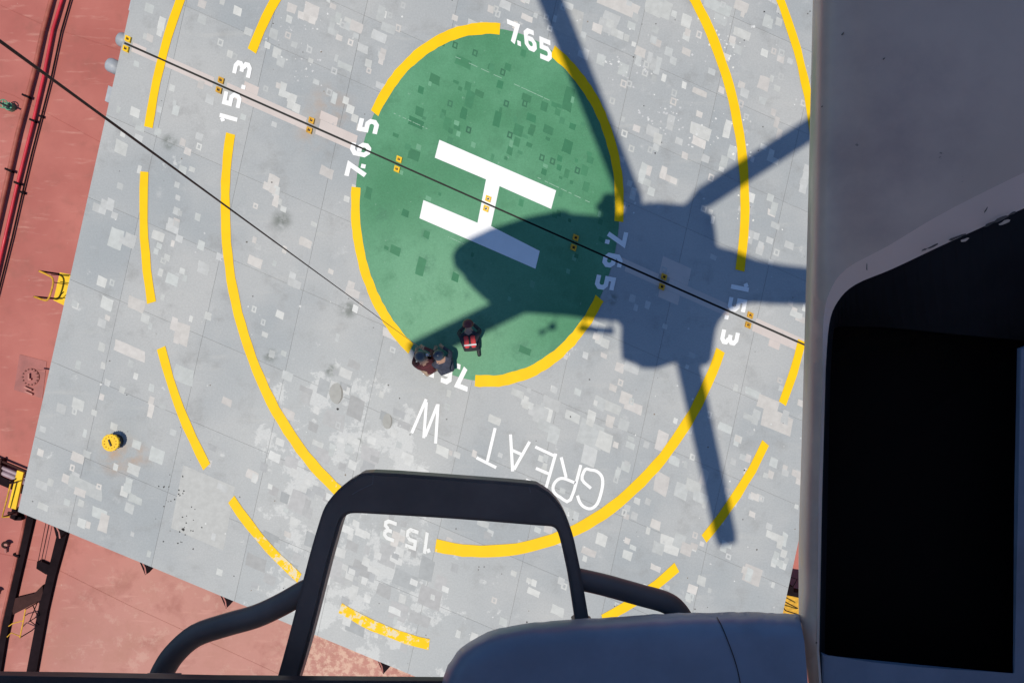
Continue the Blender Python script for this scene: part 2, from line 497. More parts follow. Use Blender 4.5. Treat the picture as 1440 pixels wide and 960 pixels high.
# the H
Hp = [(618, 197), (782, 268), (775, 294), (702.5, 262), (690.5, 318), (759, 353), (753, 378), (590, 307), (595.5, 281.5), (671.5, 313.5), (683.5, 252.5), (611.5, 222)]
for f in ([0, 1, 2, 3, 10, 11], [3, 4, 9, 10], [4, 5, 6, 7, 8, 9]):
    pass
marking('letter_h', [[Vector(Hp[i]) for i in f] for f in ([0, 1, 2, 3, 10, 11], [10, 3, 4, 9], [4, 5, 6, 7, 8, 9])], M['white'], 0.0132)
# stroke lettering
def ribbon(pts, w):
    P = [Vector(p) for p in pts]
    L = []
    for i, p in enumerate(P):
        if i == 0: n = (P[1] - P[0]).normalized(); m = Vector((-n.y, n.x)) * w / 2
        elif i == len(P) - 1: n = (P[-1] - P[-2]).normalized(); m = Vector((-n.y, n.x)) * w / 2
        else:
            a, b = (p - P[i-1]).normalized(), (P[i+1] - p).normalized()
            t = (a + b).normalized(); m = Vector((-t.y, t.x))
            k = max(0.45, m.dot(Vector((-a.y, a.x))))
            m = m * (w / 2 / k)
        L.append((p + m, p - m))
    return [[L[i][0], L[i+1][0], L[i+1][1], L[i][1]] for i in range(len(L) - 1)]
GL = {'7': [[(.0, .89), (.60, .89), (.22, 0)]],
      '6': [[(.60, .89), (.28, .89), (.11, .74), (.11, .26), (.26, .11), (.46, .11), (.58, .24), (.58, .42), (.46, .55), (.215, .55)]],
      '5': [[(.64, .89), (.12, .89), (.12, .56), (.45, .56), (.58, .44), (.58, .24), (.45, .11), (.02, .11)]],
      '1': [[(.36, 0), (.36, 1.0)], [(.25, .86), (.08, .74)]],
      '3': [[(.03, .89), (.42, .89), (.57, .79), (.57, .64), (.43, .52), (.2, .52)], [(.40, .46), (.59, .36), (.59, .22), (.45, .11), (.0, .11)]],
      '.': [[(.0, .10), (.2, .10)]]}
GW = 0.84
def glyph(ch, c, R, U, w=0.225, name='painted_digit', mat=None):
    """c: photo position of the glyph's middle; R, U: photo vectors of one glyph height to the right / up"""
    R, U, c = Vector(R), Vector(U), Vector(c)
    fs = []
    for st in GL[ch]:
        # ribbon in glyph space, then mapped
        for f in ribbon(st, w):
            fs.append([c + R * GW * (p.x - (.1 if ch == '.' else .32)) + U * (p.y - (.1 if ch == '.' else .5)) for p in f])
    n1 = len(ribbon(GL[ch][0], w))
    marking(name, fs[:n1], mat or M['white'], 0.0132)
    if len(fs) > n1: marking(name, fs[n1:], mat or M['white'], 0.0136)
for ch, c in zip('7.65', ((722, 46), (730, 61.5), (745, 56.5), (766.5, 70))): glyph(ch, c, (29, 12), (-3 if ch != '5' else -1, -31))
for ch, c in zip('7.65', ((500.5, 241), (511, 234), (507, 211), (518, 178))): glyph(ch, c, (8, -33), (-28, -6))
for ch, c in zip('7.65', ((868, 334), (854, 340), (861.5, 366), (851, 397))): glyph(ch, c, (-7.5, 34), (27, 5))
for ch, c in zip('7.65', ((651, 532), (645, 515), (628, 524), (604, 513))): glyph(ch, c, (-29, -11), (-3, 31))
for ch, c in zip('15.3', ((321.5, 166.5), (326.5, 141), (342.5, 123), (341, 98))): glyph(ch, c, (7, -34) if ch != '1' else (5, -30), (-25, -7))
for ch, c in zip('15.3', ((1040.5, 404), (1036.5, 428), (1021.5, 446), (1026, 474))): glyph(ch, c, (-7, 33), (25, 5))
for ch, c in zip('153', ((600, 763), (579.5, 757), (548.5, 745))): glyph(ch, c, (-30, -11), (-4, 30), 0.18, mat=M['white_worn'])
def zz(pts): return [(480 + x / 3.4286, 500 + y / 3.4286) for x, y in pts]
LET = {'w': [zz([(455, 422), (467, 232)]), zz([(464, 236), (404, 388)]), zz([(398, 396), (411, 222)]), zz([(410, 208), (340, 372)])],
       't': [zz([(652, 490), (747, 538)]), zz([(742, 347), (704, 508)])],
       'a': [zz([(816, 378), (826, 556)]), zz([(908, 413), (832, 548)]), zz([(826, 455), (868, 474)])],
       'e': [zz([(1034, 470), (985, 642)]), zz([(1024, 480), (935, 438)]), zz([(1001, 568), (938, 541)]), zz([(978, 634), (890, 597)])],
       'r': [zz([(1155, 525), (1105, 692), (1055, 680), (1025, 655), (1022, 625), (1042, 597), (1072, 590), (1128, 612)]), zz([(1084, 586), (1060, 488)])],
       'g': [[(812, 696), (815.5, 706), (822, 712.5), (831, 714.5), (839.5, 708), (844.5, 695), (847.5, 680), (846, 669), (839, 662), (830, 660), (823, 659.5), (818.5, 673.5), (831, 686)]]}
for k, sts in LET.items():
    for i, st in enumerate(sts):
        if len(st) > 5: st = [(q.x, q.y) for q in catmull([(x, y, 0) for x, y in st], 3)]
        marking('letter_' + k, ribbon(st, 4.3), M['white'], 0.0132 + 0.0004 * i)
# beige primer bands along the joint, rings of weld
def band(x0, x1, o0, o1, z=0.0012):
    p = lambda x, o: Vector((x, 62 + (x - 178) * 0.4434)) + VX * o
    marking('primer_band', [[p(x0, o0), p(x1, o0), p(x1, o1), p(x0, o1)]], M['beige'], z)
for x0, x1, o0, o1 in ((186, 205, -6, -1.6), (228, 300, -7, -1.6), (186, 300, 1.6, 7), (318, 430, -8, -1.6), (330, 432, 1.6, 9), (448, 500, -14, -1.6), (445, 500, 1.6, 8),
                       (446, 470, -26, -14.3), (340, 360, -20, -8.3), (870, 925, -8, -1.6), (940, 1026, -9, -1.6), (880, 1026, 1.6, 8), (925, 965, -34, -9.3), (930, 958, 8.3, 22), (1060, 1140, 1.6, 12), (1062, 1140, -7, -1.6), (1085, 1100, 12.3, 22)):
    band(x0, x1, o0, o1)

# touch-up paint patches: hand-placed ones first, then scattered small ones
LIGHT = [(.49, .495, .475), (.53, .53, .505), (.46, .465, .455), (.53, .505, .475), (.43, .44, .43), (.50, .475, .45), (.455, .47, .455)]
P_SOLID = [(210,12,13,12),(284,6,12,11),(284,28,12,12),(334,16,12,12),(205,52,8,8),(242,124,8,9),(192,90,8,8),(190,158,14,12),(197,178,13,14),(247,155,10,14),(224,154,8,8),(295,140,12,12),(170,208,18,18),(195,195,12,10),(257,200,9,10),(264,213,10,10),(280,192,11,10),(257,239,11,11),(249,260,7,8),(250,278,7,7),(248,297,10,10),(248,313,10,11),(169,262,9,9),(138,234,7,10),(278,305,8,10),(385,256,16,17),(375,262,10,10),(459,242,20,14),(389,75,12,14),(395,87,12,14),(349,45,12,10),(385,48,12,14),(410,12,14,12),(437,15,22,20),(163,335,19,27),(183,338,16,18),(222,332,18,12),(224,346,8,8),(235,362,9,9),(283,345,10,12),(226,383,7,11),(242,393,18,15),(256,381,8,8),(143,396,14,14),(106,429,9,9),(151,427,17,16),(143,454,12,12),(192,428,24,18),(204,448,12,12),(256,470,20,30),(182,493,46,15),(143,488,9,12),(110,513,8,12),(145,514,7,9),(184,511,8,10),(258,527,30,22),(151,538,8,9),(143,558,7,9),(172,548,8,9),(213,545,8,10),(213,563,8,12),(110,568,18,16),(86,574,14,12),(60,603,9,8),(57,636,9,9),(109,643,18,12),(122,638,11,10),(59,682,17,11),(71,678,9,10),(93,673,12,12),(106,670,12,12),(120,685,50,18),(112,692,18,10),(175,691,12,14),(94,706,9,9),(114,707,9,9),(182,714,14,14),(220,640,20,20),(188,660,18,14),(212,577,8,18),(192,625,12,12),(60,712,16,9),(140,722,22,14),(146,735,14,26),(115,735,12,12),(285,712,78,92),(812,551,10,9),(862,545,11,9),(770,575,16,36),(760,582,20,24),(775,568,25,16),(750,578,14,14),(805,586,21,12),(855,570,40,14),(843,568,14,16),(890,572,26,14),(858,592,12,16),(877,597,15,15),(880,560,16,16),(770,600,30,14),(778,612,16,22),(831,610,36,34),(850,620,22,24),(828,640,20,26),(866,625,8,8),(909,625,8,9),(930,620,16,28),(948,648,16,12),(964,653,5,9),(880,656,14,12),(870,661,7,8),(930,680,20,28),(958,690,18,20),(975,683,22,16),(985,700,22,14),(990,670,12,20),(896,704,9,9),(911,705,8,9),(882,714,9,9),(881,726,8,7),(892,725,9,10),(922,737,14,12),(942,766,30,22),(925,770,16,16),(955,760,16,20),(975,770,10,8),(882,760,8,8),(846,759,16,16),(882,780,14,12),(1058,552,22,10),(1080,568,34,18),(1093,592,44,26),(1052,586,14,8),(1038,617,11,10),(1052,644,8,11),(1031,649,8,9),(1088,650,12,12),(1084,667,8,10),(1104,658,7,8),(1120,712,6,6),(1056,698,8,8),(800,30,40,40),(870,6,60,20),(855,38,26,18),(920,10,26,22),(888,36,12,10),(948,20,8,9),(921,42,10,10),(965,30,14,16),(965,52,10,10),(923,60,14,9),(965,73,12,9),(845,84,12,14),(877,98,14,18),(898,83,9,18),(925,93,9,24),(920,110,7,8),(895,181,10,9),(918,185,18,14),(925,195,12,14),(955,199,11,9),(983,200,20,12),(985,185,30,16),(963,219,9,9),(992,223,11,10),(947,255,14,11),(912,240,8,14),(1023,182,10,24),(1030,215,12,18),(1018,228,12,16),(1043,48,24,12),(1080,32,14,14),(1038,70,12,12),(1075,75,10,10),(1098,82,10,12),(1111,86,8,8),(1074,117,16,18),(1072,142,11,10),(1043,120,10,9),(1047,131,12,12),(1001,101,10,8),(1058,808,26,24),(987,816,12,13),(1088,792,8,9),(965,771,16,16),(976,768,10,9),(974,828,14,12),(968,842,8,8),(1087,822,5,8),(1103,758,8,18),(1085,300,12,8),(1082,338,10,8),(1110,345,14,10),(1020,80,14,9),(840,40,14,12),(820,75,16,14),(1010,10,40,14),(930,12,30,26),(860,25,24,12)]
P_RING = [(909,91),(907,103),(877,118),(885,118),(861,142),(948,131),(947,143),(878,188),(888,209),(983,49),(1042,146),(1098,108),(463,130),(700,20),(310,60),(330,80),(435,70),(405,50),(505,180),(493,60),(470,100),(1070,348),(1092,355),(1000,250),(540,20),(560,40)]
P_GREY = [(486,545,18,12),(455,545,16,22),(500,574,24,28),(470,590,30,22),(540,585,12,12),(440,600,14,12),(420,705,26,30),(432,720,14,14),(400,700,12,14),(385,690,14,12),(545,780,26,30),(510,800,30,20),(470,800,22,26),(440,760,24,20),(600,800,20,30),(570,815,36,22),(560,860,26,24),(620,820,16,20),(500,880,30,20),(590,870,30,16),(470,760,16,18),(380,760,24,20),(360,790,30,18),(520,640,26,20),(455,640,20,18),(410,650,18,16),(605,840,30,26),(540,830,20,18),(440,830,30,26),(410,800,18,16),(430,560,14,14),(400,595,14,12),(430,690,10,10),(460,700,12,12)]
P_GREEN = [(652,88,24,12),(611,112,16,13),(592,127,8,10),(647,125,6,6),(658,122,9,12),(674,132,14,9),(660,140,12,24),(652,160,9,16),(703,119,9,11),(714,95,9,10),(740,138,14,10),(629,175,10,18),(643,179,9,8),(699,168,10,20),(747,166,14,10),(749,180,9,9),(729,183,14,16),(727,200,9,12),(717,212,8,12),(771,183,14,11),(784,158,8,9),(800,140,14,34),(805,178,9,8),(798,207,14,18),(787,223,7,8),(786,236,7,8),(765,242,8,8),(797,244,7,12),(822,240,10,14),(585,173,22,12),(590,157,12,12),(824,263,9,14),(518,272,10,16),(582,218,16,14),(592,375,12,26),(556,352,14,12),(640,390,10,12),(738,492,18,10),(600,330,9,10),(570,300,10,9),(765,150,10,12),(690,95,8,8),(620,60,12,8),(805,110,10,10),(756,262,10,8),(830,225,10,10)]
P_GRING = [(707,102),(738,146),(633,146),(712,146),(659,183),(717,190),(762,222),(777,227),(812,240),(668,75),(640,64)]
class Patches:
    def __init__(s): s.v = []; s.f = []; s.c = []
    def add(s, pts, col, z):
        i = len(s.v)
        for p in pts:
            w = W(p[0], p[1]); s.v.append((w.x, w.y, z))
        s.f.append(list(range(i, i + len(pts)))[::-1]); s.c.append(col)
    def rect(s, x, y, w, h, col, z, rag=0.10):
        c = Vector((x, y))
        j = lambda: random.uniform(-rag, rag)
        pts = [c + UX * (a * w / 2 * (1 + j())) + VX * (b * h / 2 * (1 + j())) for a, b in ((-1, -1), (1, -1), (1, 1), (-1, 1))]
        # slightly brushed edges: a mid point on each side
        out = []
        for k in range(4):
            p, q = pts[k], pts[(k + 1) % 4]
            out.append(p)
            if max(w, h) > 15: out.append(p.lerp(q, random.uniform(.35, .65)) + Vector((random.uniform(-.8, .8), random.uniform(-.8, .8))))
        s.add(out, col, z)
    def ring(s, x, y, w, h, t, col, z):
        c = Vector((x, y))
        O = [c + UX * (a * w / 2) + VX * (b * h / 2) for a, b in ((-1, -1), (1, -1), (1, 1), (-1, 1))]
        I = [c + UX * (a * (w / 2 - t)) + VX * (b * (h / 2 - t)) for a, b in ((-1, -1), (1, -1), (1, 1), (-1, 1))]
        for k in range(4):
            s.add([O[k], O[(k+1) % 4], I[(k+1) % 4], I[k]], col, z)
    def fleck(s, x, y, r, col, z, e=1.0):
        n = random.randint(5, 7); a0 = random.random() * 6
        s.add([Vector((x, y)) + Vector((math.cos(a0 + 2*math.pi*k/n) * r * random.uniform(.5, 1.2) * e, -math.sin(a0 + 2*math.pi*k/n) * r * random.uniform(.5, 1.2))) for k in range(n)], col, z)
    def build(s, name, parent):
        me = bpy.data.meshes.new(name)
        me.from_pydata(s.v, [], s.f)
        at = me.attributes.new('tone', 'FLOAT_COLOR', 'FACE')
        for k, c in enumerate(s.c): at.data[k].color = (*c, 1)
        me.materials.append(M['patch'])
        for p in me.polygons:
            if p.normal.z < 0: p.flip()
        o = bpy.data.objects.new(name, me); COL.objects.link(o)
        o.parent = parent; o.matrix_parent_inverse = Matrix.Translation(-Vector(parent.location))
        o['kind'] = 'stuff'
        return o
sets = [Patches(), Patches()]
gsets = [Patches(), Patches()]
placed = []
zbase = [0.0015]
def nz(x, y, rad):
    # each patch lies one coat above whatever it overlaps
    slot = 0
    for (a, b, q, k) in placed:
        if abs(a - x) < q + rad and abs(b - y) < q + rad and k >= slot: slot = k + 1
    placed.append((x, y, rad, slot))
    return zbase[0] + 0.00016 * slot
def inside(p, m=6):
    # inside the covers' outline in the photo, with margin m px
    if p[0] < 185 - 160/720*p[1] + m or p[0] > 1108 - .222*(p[1]-835) - m: return False
    return p[1] < 719 + .4155*(p[0]-25) - m
def put(kind, x, y, w=8, h=9, col=None, S_=None):
    g = gap_side((x, y))
    if not inside((x, y), max(w, h) * .6) or abs(g) < h * .55 + 3: return
    T = (S_ or sets)[0 if g < 0 else 1]
    col = col or random.choice(LIGHT)
    k = random.uniform(.97, 1.14); col = tuple(c * k for c in col)
    z = nz(x, y, max(w, h) * .62 if kind != 'f' else w * 1.3)
    if kind == 's': T.rect(x, y, w, h, col, z)
    elif kind == 'r': T.ring(x, y, w, h, 2.2, col, z)
    else: T.fleck(x, y, w, col, z)
for p in P_GREY: put('s', *p, col=random.choice([(.37, .37, .365), (.34, .35, .35), (.40, .395, .39)]))
for x, y, w, h in P_SOLID:
    big = w * h > 1400
    put('s', x, y, w, h, col=(.40, .40, .385) if big else None)
for x, y in P_RING: put('r', x, y, random.uniform(7.5, 9), random.uniform(8.5, 10))
def density(x, y):
    if x < 330: return .4
    if y < 140: return 1.0
    if x > 860 and y < 300: return 1.0
    if y > 540 and x > 720: return .9
    if 380 < x < 650 and y > 520: return .5
    if 300 < x < 520 and 160 < y < 520: return .5
    return .5
def on_green(x, y): return ((x - 685.5) / .75) ** 2 + (y - 288) ** 2 < 246 ** 2
cnt = 0
while cnt < 430:
    x, y = random.uniform(40, 1150), random.uniform(-60, 900)
    if random.random() > density(x, y) or on_green(x, y): continue
    cnt += 1
    t = random.random()
    if t < .55: put('s', x, y, random.uniform(5, 10), random.uniform(6, 11))
    elif t < .7: put('r', x, y, random.uniform(6.5, 8.5), random.uniform(7.5, 9.5))
    elif t < .9:                       # little cluster on a coarse grid
        col = random.choice(LIGHT)
        cx, cy = Vector((x, y)), random.uniform(7, 10)
        cur = Vector((0, 0))
        for _ in range(random.randint(2, 5)):
            q = cx + UX * cur.x * cy + VX * cur.y * cy
            put('s', q.x, q.y, cy * random.uniform(.9, 1.25), cy * random.uniform(.95, 1.3), col)
            cur = cur + random.choice([Vector((1, 0)), Vector((0, 1)), Vector((1, 1)), Vector((0, -1))])
    else: put('s', x, y, random.uniform(12, 22), random.uniform(8, 14))
# pixel-like worn blocks in the chalky zone
for _ in range(120):
    x, y = random.gauss(500, 80), random.gauss(740, 120)
    put('s', x, y, random.choice([8, 10, 12, 18]), random.choice([8, 10, 12]), random.choice([(.53, .53, .51), (.55, .55, .53), (.38, .38, .375), (.36, .365, .365)]))
# bright and dark flecks
for _ in range(420):
    x, y = random.uniform(40, 1150), random.uniform(-60, 950)
    if random.random() > density(x, y): continue
    if random.random() < .42: put('f', x, y, random.uniform(.6, 1.6), 2, random.choice([(.05, .05, .05), (.12, .11, .10), (.2, .16, .12)]))
    else: put('f', x, y, random.uniform(.7, 2.0), 3, random.choice([(.6, .6, .58), (.5, .5, .49)]))
for cx, cy, n, sp in ((1020, 60, 26, 28), (985, 185, 24, 22), (885, 100, 16, 14), (940, 160, 20, 22), (860, 85, 12, 8), (420, 40, 22, 26), (425, 100, 16, 18), (925, 165, 14, 18)):
    for _ in range(n):
        put('f', random.gauss(cx, sp), random.gauss(cy, sp * .6), random.uniform(.7, 2.2), 3, random.choice([(.6, .6, .58), (.5, .5, .5)]))
# spilled white runs beside the right rings
for k in range(40):
    a = random.uniform(-1.25, .1)
    p = rp(random.choice([474, 500]) + random.uniform(-4, 4), a)
    put('f', p.x, p.y, random.uniform(.8, 2.2), 3, (.7, .69, .64))
for cx, cy in ((250, 735), (258, 700), (262, 745), (240, 690)):
    for _ in range(9): put('f', random.gauss(cx, 12), random.gauss(cy, 16), random.uniform(.6, 1.5), 2, (.05, .05, .05))
put('f', 258, 744, 3.0, 4, (.03, .03, .03))
put('f', 475, 575, 2.6, 4, (.03, .03, .03))
for ex, ey, ea, eb, ec in ((473, 553, 10, 15, (.365, .36, .335)), (545, 592, 7, 11, (.355, .35, .325))):   # oval water stains
    z = nz(ex, ey, 14)
    sets[1].add([Vector((ex + ea * math.cos(k * .45) * random.uniform(.93, 1.07), ey + eb * math.sin(k * .45) * random.uniform(.95, 1.05))) for k in range(14)], ec, z)
    sets[1].add([Vector((ex + ea * .95 * math.cos(t), ey + eb * math.sin(t))) for t in (-1.0, -.6, -.2, .2, .6, 1.0, 1.3)] + [Vector((ex + ea * .7 * math.cos(t), ey + eb * .98 * math.sin(t))) for t in (1.2, .8, .4, 0, -.4, -.8)], (.24, .23, .21), z + .00016)
placed.clear(); zbase[0] = 0.0092
DK = [(.038, .175, .085), (.05, .19, .095), (.045, .18, .09)]
for x, y, w, h in P_GREEN: put('s', x, y, w, h, random.choice(DK), gsets)
for x, y in P_GRING: put('r', x, y, 7.5, 9, random.choice([(.04, .15, .08), (.035, .135, .075)]), gsets)
n = 0
while n < 64:
    x, y = random.uniform(540, 860), random.triangular(60, 500, 150)
    if ((x - 685.5) / .75) ** 2 + (y - 288) ** 2 > 225 ** 2: continue
    n += 1
    put('s', x, y, random.uniform(4, 9), random.uniform(4, 10), random.choice([(.05, .2, .10), (.045, .18, .09), (.06, .21, .11), (.14, .33, .2)]), gsets)
for (x0, y0), (x1, y1) in (((640, 80), (776, 143)), ((555, 160), (600, 181)), ((752, 248), (832, 286)), ((630, 333), (652, 343))):
    for k in range(16):
        t = (k + random.random()) / 16
        if random.random() < .75: gsets[0 if gap_side((x0, y0)) < 0 else 1].rect(x0 + (x1-x0)*t, y0 + (y1-y0)*t, (x1-x0)/16, .9, (.26, .42, .31), nz(x0 + (x1-x0)*t, y0 + (y1-y0)*t, 5), .2)
for k in range(2):
    sets[k].build('touch_up_paint', COVERS[k])
    if gsets[k].f: gsets[k].build('green_touch_up_paint', COVERS[k])

# yellow lashing eyes in pairs over the joint
EYES = [(179.5, 0), (310, 1), (437, 1), (560, 0), (685, 0), (808, 1), (932, 1), (1053, 1)]
for x, amber in EYES:
    y = 62 + (x - 178) * .4434
    for sgn, cov in ((-1, up_cover), (1, lo_cover)):
        c = W(*(Vector((x, y)) + VX * sgn * 7.0 + UX * 0))
        mt = M['amber_steel'] if amber else M['yellow_steel']
        bm = bmesh.new()
        ax = (u3, v3, Vector((0, 0, 1)))
        for oa in (-1, 1):
            box(bm, c + u3 * (oa * .045) + Vector((0, 0, .03)), (.03, .115, .06), ax)
        for ob in (-1, 1):
            box(bm, c + v3 * (ob * .043) + Vector((0, 0, .029)), (.059, .03, .058), ax)
        box(bm, c + Vector((0, 0, .011)), (.13, .125, .004), ax)
        e = obj('lashing_eye', bm, mt, cov)
        bm = bmesh.new(); disc_prism(bm, c, .02, .014, .03, 8)
        obj('eye_socket', bm, M['black'], e)
# grey hinge barrels on the left edge
for px, py, cov in ((167, 54, up_cover), (152, 90, lo_cover)):
    a = W(px, py, -.22); 
    bm = bmesh.new()
    pts = [a - u3 * .02, a + u3 * .01, a + u3 * .06, a + u3 * .32]
    tube(bm, pts, [.09, .135, .155, .155], 16)
    obj('hinge_barrel', bm, M['grey_steel'], cov, True)
for px, py, cov in ((186, 6, up_cover), (183, 30, up_cover), (153, 133, lo_cover)):
    bm = bmesh.new(); box(bm, W(px, py, -.1) + u3 * .05, (.12, .34, .16), (u3, v3, Vector((0, 0, 1))))
    obj('edge_lug', bm, M['grey_steel'], cov)
# dark triangles built in for the shade beside the stays, beyond the lower edge
for px in (86, 207, 320, 430, 540):
    py = 719 + .4155 * (px - 25)
    bm = bmesh.new()
    p = Vector((px, py)); e = Vector((.923, .385))
    prism(bm, [W(*(p - e * 9 - VX * 3), -.3)[:2], W(*(p + e * 10 - VX * 3), -.3)[:2], W(*(p + e * 2.5 + VX * 11), -.3)[:2]], -.42, -.2)
    obj('stay_shade', bm, M['dark_brown'], lo_cover)
    bm = bmesh.new()
    a = W(*(p + e * -9 - VX * 3), -.19); b = W(*(p + e * 1 + VX * 12), -.19)
    tube(bm, [a, (a + b) / 2 + u3 * .03, b], .016, 6)
    obj('stay_edge', bm, M['pink_steel'], lo_cover)

# mushroom vent
p = W(164, 620)
vent = thing('mushroom_vent', 'yellow scalloped mushroom vent with dark neck on the left of the grey cover', 'vent', p)
bm = bmesh.new(); disc_prism(bm, p, .15, .0015, .22, 20); obj('neck', bm, M['black'], vent)
bm = bmesh.new()
cap = []
for k in range(72):
    a = 2 * math.pi * k / 72
    r = .178 * (1 + .055 * math.cos(12 * a))
    cap.append((p.x + r * math.cos(a), p.y + r * math.sin(a)))
prism(bm, cap, .22, .29, .02, 3); obj('cap', bm, M['yellow_steel'], vent)
bm = bmesh.new()
for k in range(12):
    a = 2 * math.pi * (k + .5) / 12
    disc_prism(bm, (p.x + .125 * math.cos(a), p.y + .125 * math.sin(a)), .012, .29, .31, 6)
o = obj('cap_bolts', bm, M['amber_steel'], vent); o['kind'] = 'stuff'
bm = bmesh.new(); box(bm, p + Vector((0, 0, .305)), (.028, .15, .03), (Vector((.93, .36, 0)).normalized(), Vector((-.36, -.93, 0)).normalized().cross(Vector((0, 0, 1))).cross(Vector((0, 0, -1))).normalized() if False else Vector((-.36, .93, 0)), Vector((0, 0, 1))))
obj('handle', bm, M['black'], vent)

# ------------------------------------------------------------------ fittings on the lower red deck
def deck_pipe(label, pts, z, r, mat, brackets=()):
    w = [W(x, y, z) for x, y in pts]
    t = thing('deck_pipe', label, 'pipe', (w[0].x, w[0].y, ZD), 'pipes along the red deck')
    bm = bmesh.new(); tube(bm, w, r, 12); obj('pipe', bm, mat, t, True)
    for (x, y) in brackets:
        c = W(x, y, z)
        bm = bmesh.new()
        box(bm, Vector((c.x, c.y, (z + r + .03 + ZD) / 2)), (.06, .05, z + r + .03 - ZD), (u3, v3, Vector((0, 0, 1))))
        box(bm, Vector((c.x, c.y, z + r * .2)), (r * 2 + .08, .05, r * 2 + .03), (u3, v3, Vector((0, 0, 1))))
        obj('bracket', bm, M['dark_brown'], t)
    return t
deck_pipe('thick faded brown pipe, leftmost of the three along the red deck', [(92, -60), (72, 0), (60, 45), (48, 100), (25, 187), (4, 280), (-12, 350), (-40, 470)], ZD + .12, .052, M['pipe_brown'], [(38, 136), (14, 240)])
deck_pipe('bright red pipe in the middle of the three along the red deck', [(102, -60), (87, 0), (74, 43), (62, 105), (45, 178), (23, 265), (8, 330), (-10, 410)], ZD + .10, .036, M['pipe_red'], [(47, 170), (25, 258)])
deck_pipe('thin black pipe, rightmost of the three along the red deck', [(115, -60), (99, 0), (86, 45), (71, 115), (58, 165), (45, 215), (30, 278), (17, 335), (0, 402), (-20, 480)], ZD + .07, .02, M['dark_brown'], [(58, 164), (32, 271)])
for x0, y0, x1, y1 in ((50, 161, 58, 164), (26, 266, 33, 272)):
    pass
# green valve
p = W(17, 152, ZD)
vv = thing('valve', 'small green valve with black handle beside the brown pipe', 'valve', p)
bm = bmesh.new(); disc_prism(bm, p, .10, ZD, ZD + .16, 12); disc_prism(bm, p, .055, ZD + .16, ZD + .34, 10); obj('body', bm, M['green_steel'], vv)
bm = bmesh.new()
c = p + Vector((0, 0, .36))
ringp = [c + Vector((math.cos(2*math.pi*k/14) * .1, math.sin(2*math.pi*k/14) * .1, 0)) for k in range(15)]
tube(bm, ringp, .014, 6, False); box(bm, c, (.2, .02, .015)); box(bm, c, (.02, .2, .015))
obj('handwheel', bm, M['green_steel'], vv)
bm = bmesh.new(); tube(bm, [c + Vector((-.1, .04, .03)), c + Vector((.16, -.09, .03))], .022, 6); obj('lever', bm, M['black'], vv)
# yellow access platform by the left edge
def rail_tube(bm, pts, z, r=.02): tube(bm, [W(x, y, z) for x, y in pts], r, 8)
p = W(80, 405, ZD)
pf = thing('access_ladder', 'yellow ladder platform with looped handrail at the middle of the left edge', 'ladder', p, 'yellow ladders beside the covers')
bm = bmesh.new(); prism(bm, [W(84, 383, -1.1)[:2], W(100, 386, -1.1)[:2], W(91, 430, -1.1)[:2], W(75, 422, -1.1)[:2]][::-1], -1.14, -1.1); obj('platform', bm, M['yellow_steel'], pf)
bm = bmesh.new()
for k in range(4):
    a = -1.25 - k * .26
    tube(bm, [W(86, 388, a), W(79, 420, a)], .018, 6)
o = obj('rungs', bm, M['yellow_steel'], pf)
bm = bmesh.new()
loop = catmull([(55, 381, 0), (66, 386, 0), (73.5, 391, 0), (74.5, 400, 0), (70, 416, 0), (66, 422, 0), (59, 421, 0), (48, 417, 0)], 4)
tube(bm, [W(q.x, q.y, -.75) for q in loop], .022, 8)
obj('handrail', bm, M['amber_steel'], pf)
bm = bmesh.new()
for q in ((55, 381), (48, 417)):
    a = W(*q, -.75); tube(bm, [a, Vector((a.x, a.y, ZD))], .02, 8)
for (x0, y0), (x1, y1) in (((72, 386), (97, 388)), ((76, 397), (95, 400)), ((70, 420), (88, 420)), ((80, 420), (90, 410))):
    tube(bm, [W(x0, y0, -.9), W(x1, y1, -.9)], .010, 6)
obj('brace', bm, M['dark_brown'], pf)
# manhole
p = W(44, 530, ZD)
mh = thing('manhole_cover', 'round bolted manhole cover on a darker red plate', 'manhole', p)
bm = bmesh.new(); prism(bm, [W(28, 498, ZD)[:2], W(66, 508, ZD)[:2], W(60, 560, ZD)[:2], W(20, 548, ZD)[:2]][::-1], ZD, ZD + .012)
mhp = paint('dark_red_plate', (0.30, 0.085, 0.075), .55, .15, 3); obj('plate', bm, mhp, mh)
bm = bmesh.new(); disc_prism(bm, p, .21, ZD + .012, ZD + .045, 28); obj('lid', bm, mhp, mh)
bm = bmesh.new()
for k in range(14):
    a = 2 * math.pi * k / 14
    disc_prism(bm, (p.x + .18 * math.cos(a), p.y + .235 * math.sin(a) * .8), .021, ZD + .045, ZD + .075, 6)
o = obj('bolts', bm, paint('dull_red_bolts', (0.2, 0.06, 0.05), .6), mh); o['kind'] = 'stuff'
bm = bmesh.new(); box(bm, p + Vector((.0, .02, .1)), (.035, .14, .04)); box(bm, p + Vector((.02, -.05, .09)), (.06, .04, .05)); obj('handle', bm, M['pink_steel'], mh)
bm = bmesh.new()
for q in ((40, 546), (41, 552)):
    box(bm, W(*q, ZD + .05), (.2, .035, .07), (u3, v3, Vector((0, 0, 1))))
tube(bm, [W(52, 520, ZD + .25), W(64, 522, ZD + .25)], .02, 6)
obj('hinge', bm, M['pink_steel'], mh)
